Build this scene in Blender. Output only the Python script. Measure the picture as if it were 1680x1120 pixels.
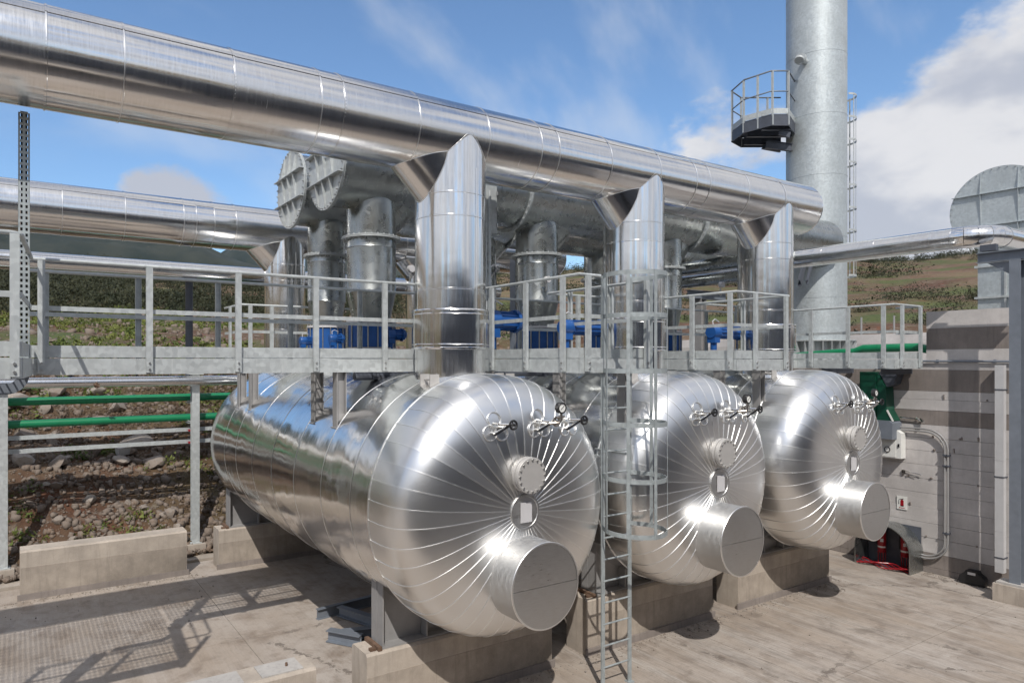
import bpy, math, random
import numpy as np
from mathutils import Vector, Matrix
random.seed(7)
rng = np.random.default_rng(11)
PI = math.pi
for o in list(bpy.data.objects):
    bpy.data.objects.remove(o)
SC = bpy.context.scene
COL = SC.collection

# ------------------------------------------------------------------ camera
CAM_H = 4.5
YAW = math.radians(90 - 58.8295)          # viewing direction, clockwise from +Y
cd = bpy.data.cameras.new('camera')
cam = bpy.data.objects.new('camera', cd)
COL.objects.link(cam)
cam.location = (0, 0, CAM_H)
cam.rotation_euler = (math.radians(90), 0, -YAW)
cd.sensor_width = 36.0
cd.lens = 36.0 * 1107.0 / 1680.0
cd.shift_x = 140.0 / 1680.0
cd.shift_y = 32.0 / 1680.0
cd.clip_start = 0.05
cd.clip_end = 20000
SC.camera = cam
SC.render.resolution_x = 1024
SC.render.resolution_y = 682

# ------------------------------------------------------------------ light
SUN_D = Vector((0.48, 0.76, -1.0)).normalized()      # direction the sunlight travels
sun_el = math.asin(-SUN_D.z)
sun_az = math.atan2(-SUN_D.x, -SUN_D.y)
ld = bpy.data.lights.new('sun', 'SUN')
ld.energy = 4.1
ld.angle = math.radians(0.5)
ld.color = (1.0, 0.95, 0.88)
sun = bpy.data.objects.new('sun', ld)
COL.objects.link(sun)
sun.rotation_euler = SUN_D.to_track_quat('-Z', 'Y').to_euler()
sun.location = (-20, -30, 40)

world = bpy.data.worlds.new('World')
SC.world = world
world.use_nodes = True
wn, wl = world.node_tree.nodes, world.node_tree.links
wn.clear()


def wnode(t, **kw):
    n = wn.new(t)
    for k, v in kw.items():
        setattr(n, k, v)
    return n


def wmath(op, a, b=None, clamp=False):
    n = wnode('ShaderNodeMath', operation=op, use_clamp=clamp)
    for i, s in enumerate((a, b)):
        if s is None:
            continue
        if isinstance(s, (int, float)):
            n.inputs[i].default_value = s
        else:
            wl.new(s, n.inputs[i])
    return n.outputs[0]


def wramp(x, a, b):
    n = wnode('ShaderNodeMapRange', interpolation_type='SMOOTHSTEP')
    wl.new(x, n.inputs['Value'])
    n.inputs['From Min'].default_value = a
    n.inputs['From Max'].default_value = b
    return n.outputs[0]


sky = wnode('ShaderNodeTexSky', sky_type='NISHITA', sun_disc=False)
sky.sun_elevation = sun_el
sky.sun_rotation = sun_az % (2 * PI)
sky.altitude = 100
sky.air_density = 1.0
sky.dust_density = 1.0
sky.ozone_density = 1.4
tc = wnode('ShaderNodeTexCoord')
sep = wnode('ShaderNodeSeparateXYZ')
wl.new(tc.outputs['Generated'], sep.inputs[0])
dz = wmath('MAXIMUM', sep.outputs['Z'], 0.0)
# cumulus: noise on the view direction, squeezed flat; thicker towards the horizon
mp = wnode('ShaderNodeMapping')
wl.new(tc.outputs['Generated'], mp.inputs['Vector'])
mp.inputs['Scale'].default_value = (1.0, 1.0, 1.7)
mp.inputs['Location'].default_value = (0.35, 1.9, 0.4)
n1 = wnode('ShaderNodeTexNoise')
wl.new(mp.outputs[0], n1.inputs['Vector'])
n1.inputs['Scale'].default_value = 4.2
n1.inputs['Detail'].default_value = 9
n1.inputs['Roughness'].default_value = 0.56
# cloud banks seen in the photograph: one on the right, one low on the left
def bank(dx, dy, dzv, width):
    v = Vector((dx, dy, dzv)).normalized()
    vm = wnode('ShaderNodeVectorMath', operation='DOT_PRODUCT')
    wl.new(tc.outputs['Generated'], vm.inputs[0])
    vm.inputs[1].default_value = v
    return wramp(vm.outputs['Value'], math.cos(width), 1.0)
cam_f = Vector((math.sin(YAW), math.cos(YAW), 0)); cam_r = Vector((math.cos(YAW), -math.sin(YAW), 0))
def ray(px, py):
    v = cam_f + cam_r * ((px - 700) / 1107.) + Vector((0, 0, (592 - py) / 1107.))
    return v.normalized()
b1 = bank(*ray(1690, 420), 0.36)
b2 = bank(*ray(275, 350), 0.105)
b3 = bank(*ray(1130, 285), 0.15)
low = wmath('SUBTRACT', 1.0, wramp(dz, 0.05, 0.62))
hole = wmath('MAXIMUM', bank(*ray(860, 60), 0.66), bank(*ray(60, 170), 0.42))
cov = wmath('ADD', wmath('MULTIPLY', low, 0.04), 0.185)
cov = wmath('SUBTRACT', cov, wmath('MULTIPLY', hole, 0.295))
cov = wmath('ADD', cov, wmath('MULTIPLY', b1, 0.22))
cov = wmath('ADD', cov, wmath('MULTIPLY', b2, 0.19))
cov = wmath('ADD', cov, wmath('MULTIPLY', b3, 0.17))
dens = wmath('ADD', n1.outputs['Fac'], cov)
cum = wramp(dens, 0.585, 0.70)
# thin cirrus streaks
mp2 = wnode('ShaderNodeMapping')
wl.new(tc.outputs['Generated'], mp2.inputs['Vector'])
mp2.inputs['Rotation'].default_value = (0.5, 0.5, 0.3)
mp2.inputs['Scale'].default_value = (1.2, 6.0, 3.0)
n2 = wnode('ShaderNodeTexNoise')
wl.new(mp2.outputs[0], n2.inputs['Vector'])
n2.inputs['Scale'].default_value = 2.2
n2.inputs['Detail'].default_value = 6
cir = wmath('MULTIPLY', wramp(n2.outputs['Fac'], 0.48, 0.80), 0.42)
# cloud shading
n3 = wnode('ShaderNodeTexNoise')
mp3 = wnode('ShaderNodeMapping')
wl.new(tc.outputs['Generated'], mp3.inputs['Vector'])
mp3.inputs['Location'].default_value = (3.3, 0.2, 0.06)
mp3.inputs['Scale'].default_value = (1.0, 1.0, 1.7)
wl.new(mp3.outputs[0], n3.inputs['Vector'])
n3.inputs['Scale'].default_value = 5.5
n3.inputs['Detail'].default_value = 7
shade = wramp(n3.outputs['Fac'], 0.40, 0.58)
cc = wnode('ShaderNodeMix', data_type='RGBA')
wl.new(shade, cc.inputs['Factor'])
cc.inputs['A'].default_value = (4.0, 4.1, 4.55, 1)
cc.inputs['B'].default_value = (6.3, 6.15, 6.1, 1)
tint = wnode('ShaderNodeMix', data_type='RGBA', blend_type='MULTIPLY')
tint.inputs['Factor'].default_value = 1.0
wl.new(sky.outputs[0], tint.inputs['A'])
tint.inputs['B'].default_value = (0.94, 1.12, 1.27, 1)
m1 = wnode('ShaderNodeMix', data_type='RGBA')
wl.new(cir, m1.inputs['Factor'])
wl.new(tint.outputs['Result'], m1.inputs['A'])
m1.inputs['B'].default_value = (5.6, 5.8, 6.1, 1)
m2 = wnode('ShaderNodeMix', data_type='RGBA')
wl.new(wmath('MULTIPLY', cum, 0.93), m2.inputs['Factor'])
wl.new(m1.outputs['Result'], m2.inputs['A'])
wl.new(cc.outputs['Result'], m2.inputs['B'])
bg = wnode('ShaderNodeBackground')
bg.inputs['Strength'].default_value = 0.135
wl.new(m2.outputs['Result'], bg.inputs['Color'])
wo = wnode('ShaderNodeOutputWorld')
wl.new(bg.outputs[0], wo.inputs['Surface'])

SC.view_settings.view_transform = 'Standard'
SC.view_settings.look = 'None'
SC.view_settings.exposure = 0.0
SC.view_settings.gamma = 1.0
SC.view_settings.use_curve_mapping = False
SC.render.engine = 'CYCLES'
SC.cycles.max_bounces = 8
SC.cycles.glossy_bounces = 6
SC.cycles.diffuse_bounces = 3
SC.cycles.sample_clamp_indirect = 6.0

# ------------------------------------------------------------------ materials
class NT:
    def __init__(s, name):
        s.m = bpy.data.materials.new(name)
        s.m.use_nodes = True
        s.n, s.l = s.m.node_tree.nodes, s.m.node_tree.links
        s.b = s.n['Principled BSDF']
        s.tc = s.n.new('ShaderNodeTexCoord')
    def inp(s, key, v):
        i = s.b.inputs[key]
        if hasattr(v, 'is_linked'):
            s.l.new(v, i)
        else:
            i.default_value = v if not (isinstance(v, tuple) and len(v) == 3) else v + (1,)
    def noise(s, scale, detail=4, rough=0.55, vec=(1, 1, 1), loc=(0, 0, 0), out='Fac', dist=0.0):
        mp = s.n.new('ShaderNodeMapping')
        s.l.new(s.tc.outputs['Object'], mp.inputs['Vector'])
        mp.inputs['Scale'].default_value = vec
        mp.inputs['Location'].default_value = loc
        t = s.n.new('ShaderNodeTexNoise')
        s.l.new(mp.outputs[0], t.inputs['Vector'])
        t.inputs['Scale'].default_value = scale
        t.inputs['Detail'].default_value = detail
        t.inputs['Roughness'].default_value = rough
        t.inputs['Distortion'].default_value = dist
        return t.outputs[out]
    def voro(s, scale, vec=(1, 1, 1), out='Color', feature='F1'):
        mp = s.n.new('ShaderNodeMapping')
        s.l.new(s.tc.outputs['Object'], mp.inputs['Vector'])
        mp.inputs['Scale'].default_value = vec
        t = s.n.new('ShaderNodeTexVoronoi')
        t.feature = feature
        s.l.new(mp.outputs[0], t.inputs['Vector'])
        t.inputs['Scale'].default_value = scale
        return t.outputs[out]
    def ramp(s, fac, stops):
        r = s.n.new('ShaderNodeValToRGB')
        s.l.new(fac, r.inputs['Fac'])
        e = r.color_ramp.elements
        while len(e) < len(stops):
            e.new(0.5)
        for k, (p, c) in zip(e, stops):
            k.position = p
            k.color = (c if isinstance(c, tuple) else (c, c, c)) + (1,)
        return r.outputs['Color']
    def mr(s, x, a, b, c, d, smooth=False):
        r = s.n.new('ShaderNodeMapRange')
        if smooth:
            r.interpolation_type = 'SMOOTHSTEP'
        s.l.new(x, r.inputs['Value'])
        for k, v in zip(('From Min', 'From Max', 'To Min', 'To Max'), (a, b, c, d)):
            r.inputs[k].default_value = v
        return r.outputs['Result']
    def math(s, op, a, b=None):
        m = s.n.new('ShaderNodeMath')
        m.operation = op
        for i, v in enumerate((a, b)):
            if v is None:
                continue
            if isinstance(v, (int, float)):
                m.inputs[i].default_value = v
            else:
                s.l.new(v, m.inputs[i])
        return m.outputs[0]
    def mix(s, fac, a, b, blend='MIX'):
        m = s.n.new('ShaderNodeMix')
        m.data_type = 'RGBA'
        m.blend_type = blend
        for k, v in (('Factor', fac), ('A', a), ('B', b)):
            i = m.inputs[k]
            if isinstance(v, (int, float)):
                i.default_value = v
            elif isinstance(v, tuple):
                i.default_value = v + (1,)
            else:
                s.l.new(v, i)
        return m.outputs['Result']
    def bump(s, h, strength=0.2, dist=0.01, chain=None):
        b = s.n.new('ShaderNodeBump')
        b.inputs['Strength'].default_value = strength
        b.inputs['Distance'].default_value = dist
        s.l.new(h, b.inputs['Height'])
        if chain is not None:
            s.l.new(chain, b.inputs['Normal'])
        s.l.new(b.outputs[0], s.b.inputs['Normal'])
        return b.outputs[0]
    def rand(s):
        return s.n.new('ShaderNodeObjectInfo').outputs['Random']


def mat_plain(name, col, rough=0.5, metal=0.0, grime=0.25, scale=6, bump=0.05):
    t = NT(name)
    n = t.noise(scale, 6, 0.6)
    dark = tuple(c * (1 - grime) for c in col)
    t.inp('Base Color', t.ramp(n, [(0.3, dark), (0.7, col)]))
    t.inp('Roughness', t.mr(n, 0.3, 0.7, rough * 1.12, rough * 0.9))
    t.inp('Metallic', metal)
    if bump:
        t.bump(t.noise(scale * 8, 4), bump, 0.005)
    return t.m


def mat_alu(name, streak, rough=0.16, wav=0.35, base=0.87, grit=True):
    """bright rolled aluminium cladding; streak = coordinate scaling of the rolling marks"""
    t = NT(name)
    st = t.noise(9, 5, 0.65, vec=streak)
    big = t.noise(1.6, 3, 0.5)
    spots = t.noise(24, 3, 0.5)
    r = t.rand()
    c0 = t.mix(t.mr(st, 0.35, 0.7, 0, 1), (base * 0.88, base * 0.87, base * 0.86), (base, base, base * 0.99))
    c1 = t.mix(t.mr(r, 0, 1, 0.0, 0.16), c0 if grit else (base, base, base * 0.99), (base * 0.72, base * 0.72, base * 0.72))
    dirt = t.mr(t.noise(2.6, 7, 0.7), 0.55, 0.8, 0, 0.18, True)
    t.inp('Base Color', t.mix(dirt, c1, (0.42, 0.38, 0.33)) if grit else c1)
    t.inp('Metallic', 1.0)
    ro = t.math('ADD', t.mr(st, 0.3, 0.75, rough * 0.75, rough * 1.5), t.mr(big, 0.3, 0.7, -0.03, 0.05))
    ro = t.math('ADD', ro, t.mr(r, 0, 1, -0.02, 0.05)) if grit else t.mr(r, 0, 1, rough * 0.88, rough * 1.15)
    t.inp('Roughness', ro)
    t.b.inputs['Anisotropic'].default_value = 0.0
    w = t.noise(1.9, 2, 0.4, loc=(3, 1, 2))
    b1 = t.bump(w, wav, 0.03)
    if grit:
        t.bump(st, 0.016, 0.003, b1)
    return t.m


M = {}
# streak directions: along X for the headers, along Y on the vessels, along Z on vertical risers
M['alu_x'] = mat_alu('aluminium_cladding_header', (10.0, 0.6, 0.6), 0.145, 0.14)
M['alu_y'] = mat_alu('aluminium_cladding_vessel', (0.5, 5.0, 0.5), 0.145, 0.60, 0.87)
M['alu_z'] = mat_alu('aluminium_cladding_riser', (9.0, 9.0, 0.35), 0.135, 0.18)
M['alu_h'] = mat_alu('aluminium_cladding_head', (0.5, 0.5, 0.5), 0.31, 0.07, 0.84, False)
M['alu_cap'] = mat_alu('aluminium_cover_plate', (1.0, 1.0, 8.0), 0.36, 0.06, 0.62)
M['seam'] = mat_plain('bright_seam', (0.90, 0.90, 0.89), 0.36, 1.0, 0.06, 12, 0)


def mat_galv(name, base, rough, spangle=14, metal=0.85):
    t = NT(name)
    v = t.voro(spangle)
    bw = t.n.new('ShaderNodeRGBToBW')
    t.l.new(v, bw.inputs[0])
    g = bw.outputs[0]
    big = t.noise(1.7, 7, 0.65)
    st = t.noise(5, 4, 0.6, vec=(4, 4, 0.4))
    c = t.mix(t.mr(g, 0, 1, 0, 1), tuple(b * 0.82 for b in base), tuple(min(1, b * 1.1) for b in base))
    c = t.mix(t.mr(big, 0.35, 0.72, 0, 0.55), c, tuple(b * 0.66 for b in base))
    c = t.mix(t.mr(st, 0.58, 0.8, 0, 0.35), c, (0.72, 0.73, 0.72))
    t.inp('Base Color', c)
    t.inp('Metallic', metal)
    t.inp('Roughness', t.math('ADD', t.mr(g, 0, 1, rough * 0.8, rough * 1.2), t.mr(big, 0.3, 0.7, -.04, .08)))
    t.bump(g, 0.02, 0.002)
    return t.m


M['galv'] = mat_galv('galvanised_steel', (0.51, 0.54, 0.545), 0.50, 18, 0.35)
M['galv_old'] = mat_galv('weathered_galvanised_steel', (0.40, 0.44, 0.45), 0.50, 18, 0.4)
M['galv_duct'] = mat_galv('galvanised_duct_sheet', (0.40, 0.42, 0.415), 0.27, 10, 0.95)
M['galv_chim'] = mat_galv('galvanised_chimney_plate', (0.50, 0.545, 0.565), 0.48, 24, 0.45)
M['steel_dark'] = mat_plain('dark_painted_steel', (0.085, 0.095, 0.12), 0.5, 0.2, 0.25, 5)
M['steel_blue'] = mat_plain('blue_grey_painted_steel', (0.20, 0.225, 0.265), 0.45, 0.2, 0.2, 5)
M['hall'] = mat_plain('hall_cladding', (0.11, 0.115, 0.13), 0.7, 0.0, 0.3, 1.0)
M['saddle'] = mat_plain('grey_saddle_paint', (0.30, 0.295, 0.295), 0.55, 0.1, 0.2, 3)
M['blue'] = mat_plain('blue_valve_paint', (0.010, 0.085, 0.31), 0.42, 0.0, 0.25, 9)
M['green'] = mat_plain('green_pipe_paint', (0.006, 0.20, 0.085), 0.38, 0.0, 0.2, 5)
M['green_shaded'] = mat_plain('green_paint_shade_toned', (0.012, 0.105, 0.062), 0.3, 0.3, 0.4, 3)  # chute green darkened: the platform's shade over it is put into the colour
M['white'] = mat_plain('white_paint', (0.74, 0.74, 0.71), 0.4, 0.0, 0.1, 5)
M['gutter'] = mat_plain('pale_grey_plastic', (0.50, 0.50, 0.51), 0.5, 0.0, 0.12, 4)
M['red'] = mat_plain('red_paint', (0.34, 0.010, 0.018), 0.3, 0.0, 0.2, 8)
M['black'] = mat_plain('black_rubber', (0.012, 0.012, 0.014), 0.5, 0.0, 0.2, 8)
M['bronze'] = mat_plain('tarnished_valve_metal', (0.42, 0.38, 0.34), 0.35, 1.0, 0.4, 30)
M['chrome'] = mat_plain('bright_stainless', (0.75, 0.74, 0.72), 0.2, 1.0, 0.15, 20, 0)
M['flange'] = mat_plain('grey_flange_paint', (0.47, 0.455, 0.44), 0.5, 0.3, 0.15, 5)
M['plate'] = mat_plain('nameplate_grey', (0.62, 0.61, 0.62), 0.4, 0.2, 0.1, 5, 0)
M['rust'] = mat_plain('rusty_steel', (0.20, 0.125, 0.085), 0.75, 0.3, 0.5, 9, 0.2)
M['dial'] = mat_plain('dial_face', (0.78, 0.78, 0.75), 0.3, 0.0, 0.05, 5, 0)
M['bolt'] = mat_plain('zinc_bolt', (0.55, 0.55, 0.54), 0.35, 0.9, 0.2, 30, 0)


def mat_concrete(name, base, stain=0.45, scale=1.0, runk=0.65):
    t = NT(name)
    big = t.noise(0.8 * scale, 8, 0.65)
    mid = t.noise(4 * scale, 8, 0.65)
    fine = t.noise(60, 4, 0.6)
    run = t.noise(3.0, 6, 0.65, vec=(5, 5, 0.45))
    dark = tuple(b * (1 - stain) for b in base)
    c = t.mix(t.mr(big, 0.35, 0.65, 0, 1), base, dark)
    c = t.mix(t.mr(mid, 0.5, 0.75, 0, 0.45), c, tuple(b * 0.62 for b in base))
    c = t.mix(t.mr(run, 0.5, 0.7, 0, runk), c, tuple(b * 0.58 for b in base))
    c = t.mix(t.mr(fine, 0.55, 0.75, 0, 0.25), c, tuple(min(1, b * 1.25) for b in base))
    pits = t.voro(22, out='Distance')
    c = t.mix(t.mr(pits, 0.02, 0.09, 0.5, 0, True), c, tuple(b * 0.45 for b in base))
    t.inp('Base Color', c)
    t.inp('Roughness', 0.85)
    b = t.bump(mid, 0.25, 0.02)
    t.bump(fine, 0.25, 0.006, b)
    return t.m


M['conc'] = mat_concrete('pedestal_concrete', (0.47, 0.41, 0.35), 0.45)
M['conc_ped'] = mat_concrete('pedestal_lower_lift', (0.40, 0.345, 0.29), 0.55, 1.3, 0.8)
M['conc_wall'] = mat_concrete('board_marked_concrete', (0.58, 0.55, 0.535), 0.3, 1.0, 0.22)
M['conc_dark'] = mat_concrete('weathered_dark_concrete', (0.27, 0.235, 0.215), 0.35)
M['conc_lite'] = mat_concrete('pale_concrete', (0.44, 0.42, 0.40), 0.25)


def mat_slab():
    t = NT('broomed_concrete_slab')
    big = t.noise(0.35, 8, 0.62)
    mid = t.noise(1.7, 8, 0.65, dist=0.4)
    broom = t.noise(11, 6, 0.75, vec=(1.0, 0.09, 1), dist=0.5)
    broom2 = t.noise(3.4, 6, 0.75, vec=(1.0, 0.06, 1), loc=(4, 0, 0), dist=0.3)
    broom3 = t.noise(2.6, 6, 0.75, vec=(1.0, 0.06, 1), loc=(9, 2, 0), dist=0.3)
    fine = t.noise(45, 3, 0.6)
    blot = t.noise(5.5, 9, 0.72)
    sx = t.n.new('ShaderNodeSeparateXYZ'); t.l.new(t.tc.outputs['Object'], sx.inputs[0])
    wob = t.math('ADD', sx.outputs['X'], t.mr(big, 0, 1, -3, 3))
    msk = t.math('MULTIPLY', t.mr(wob, 4.5, 8.5, 0.32, 1.0, True), t.mr(mid, 0.36, 0.58, 0.35, 1.0))
    c = t.mix(t.mr(big, 0.35, 0.65, 0, 1), (0.31, 0.255, 0.205), (0.40, 0.36, 0.325))
    c = t.mix(t.mr(mid, 0.5, 0.66, 0, 0.75), c, (0.19, 0.145, 0.11))
    c = t.mix(t.math('MULTIPLY', msk, t.mr(broom, 0.48, 0.72, 0, 0.6)), c, (0.15, 0.12, 0.10))
    c = t.mix(t.math('MULTIPLY', msk, t.mr(broom2, 0.48, 0.64, 0, 0.62)), c, (0.46, 0.435, 0.405))
    c = t.mix(t.math('MULTIPLY', msk, t.mr(broom3, 0.48, 0.64, 0, 0.6)), c, (0.17, 0.142, 0.122))
    c = t.mix(t.mr(blot, 0.5, 0.7, 0, 0.5), c, (0.20, 0.16, 0.13))
    c = t.mix(t.mr(fine, 0.5, 0.75, 0, 0.35), c, (0.21, 0.18, 0.15))
    hair = t.noise(42, 5, 0.75, vec=(1.0, 0.06, 1), loc=(1, 7, 0), dist=0.3)
    c = t.mix(t.math('MULTIPLY', msk, t.mr(hair, 0.47, 0.66, 0, 0.75)), c, (0.15, 0.13, 0.115))
    cr = t.voro(0.33, out='Distance', feature='DISTANCE_TO_EDGE')
    crk = t.math('MULTIPLY', t.mr(t.math('ADD', cr, t.mr(blot, 0.3, 0.7, -.03, .03)), 0.0, 0.006, 0.75, 0), t.mr(big, 0.45, 0.56, 0, 1))
    c = t.mix(crk, c, (0.11, 0.09, 0.075))
    spot = t.noise(1.1, 4, 0.5, loc=(2, 8, 0))
    c = t.mix(t.mr(spot, 0.66, 0.72, 0, 0.45, True), c, (0.14, 0.115, 0.095))
    grit2 = t.noise(120, 3, 0.6)
    c = t.mix(t.mr(grit2, 0.56, 0.72, 0, 0.45), c, (0.13, 0.11, 0.095))
    t.inp('Base Color', c)
    t.inp('Roughness', t.mr(mid, 0.4, 0.7, 0.92, 0.72))
    b = t.bump(broom, 0.3, 0.010)
    t.bump(fine, 0.2, 0.005, b)
    return t.m


M['slab'] = mat_slab()


def mat_terrain():
    t = NT('hillside_earth')
    geo = t.n.new('ShaderNodeNewGeometry')
    sepn = t.n.new('ShaderNodeSeparateXYZ')
    t.l.new(geo.outputs['Position'], sepn.inputs[0])
    big = t.noise(0.035, 7, 0.62)
    mid = t.noise(0.25, 8, 0.65)
    fine = t.noise(2.6, 8, 0.7)
    vfine = t.noise(9, 5, 0.65)
    soil = t.mix(t.mr(mid, 0.4, 0.62, 0, 1), (0.085, 0.038, 0.02), (0.13, 0.085, 0.052))
    soil = t.mix(t.mr(fine, 0.52, 0.68, 0, 0.8), soil, (0.22, 0.19, 0.155))
    soil = t.mix(t.mr(t.noise(1.1, 6, 0.6, loc=(9, 3, 1)), 0.55, 0.72, 0, 0.75), soil, (0.19, 0.055, 0.022))
    grass = t.mix(t.mr(fine, 0.4, 0.65, 0, 1), (0.045, 0.068, 0.014), (0.105, 0.12, 0.026))
    gmask = t.mr(t.noise(0.12, 8, 0.65, loc=(5, 5, 0)), 0.44, 0.60, 0, 1)
    # the freshly cut bank near the plant stays bare
    vl = t.n.new('ShaderNodeVectorMath'); vl.operation = 'LENGTH'
    t.l.new(geo.outputs['Position'], vl.inputs[0])
    gmask = t.math('MULTIPLY', gmask, t.mr(vl.outputs['Value'], 21.0, 32.0, 0.25, 1.0))
    c = t.mix(gmask, soil, grass)
    ochre = t.mix(t.mr(fine, 0.4, 0.7, 0, 1), (0.20, 0.13, 0.075), (0.27, 0.20, 0.12))
    c = t.mix(t.math('MULTIPLY', t.mr(big, 0.46, 0.60, 0, 0.75), t.mr(vl.outputs['Value'], 50, 90, 0, 1)), c, ochre)
    scrubc = t.mix(t.mr(fine, 0.35, 0.7, 0, 1), (0.018, 0.026, 0.010), (0.05, 0.058, 0.02))
    c = t.mix(t.mr(vl.outputs['Value'], 150, 260, 0, 0.9), c, scrubc)
    t.inp('Base Color', t.mix(t.mr(vfine, 0.5, 0.75, 0, 0.35), c, (0.055, 0.04, 0.028)))
    t.inp('Roughness', 0.95)
    b = t.bump(fine, 0.8, 0.25)
    t.bump(vfine, 0.6, 0.06, b)
    return t.m


M['terrain'] = mat_terrain()


def mat_mountain():
    t = NT('distant_mountain')
    a = t.noise(0.010, 9, 0.68)
    b = t.noise(0.05, 8, 0.7)
    c = t.mix(t.mr(a, 0.42, 0.6, 0, 1), (0.010, 0.017, 0.013), (0.026, 0.031, 0.023))  # base tones darkened: cloud shadow over the mountain is put into the colour
    c = t.mix(t.mr(b, 0.64, 0.70, 0, 0.25), c, (0.32, 0.31, 0.29))
    t.inp('Base Color', c)
    t.inp('Roughness', 0.95)
    return t.m


M['mountain'] = mat_mountain()


def mat_rock():
    t = NT('limestone_rock')
    n = t.noise(3, 8, 0.7)
    f = t.noise(22, 5, 0.6)
    r = t.rand()
    c = t.mix(r, (0.17, 0.135, 0.11), (0.33, 0.295, 0.26))
    c = t.mix(t.mr(n, 0.5, 0.7, 0, 0.7), c, (0.17, 0.105, 0.065))
    c = t.mix(t.mr(f, 0.55, 0.7, 0, 0.5), c, (0.16, 0.15, 0.14))
    t.inp('Base Color', c)
    t.inp('Roughness', 0.9)
    t.bump(f, 0.5, 0.03)
    return t.m


M['rock'] = mat_rock()


def mat_leaf(name, c0, c1):
    t = NT(name)
    n = t.noise(0.5, 5, 0.6)
    f = t.noise(7, 2)
    c = t.mix(t.mr(n, 0.4, 0.6, 0, 1), c0, c1)
    t.inp('Base Color', t.mix(t.mr(f, 0.4, 0.65, 0, 0.5), c, tuple(v * 0.55 for v in c0)))
    t.inp('Roughness', 0.75)
    return t.m


M['scrub'] = mat_leaf('scrub_leaves', (0.018, 0.026, 0.008), (0.040, 0.042, 0.014))
M['weed'] = mat_leaf('weed_leaves', (0.065, 0.10, 0.014), (0.15, 0.165, 0.028))
M['dry'] = mat_leaf('dry_twigs', (0.11, 0.07, 0.045), (0.15, 0.11, 0.07))

# ------------------------------------------------------------------ mesh helpers
ORIGIN = {}


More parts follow.
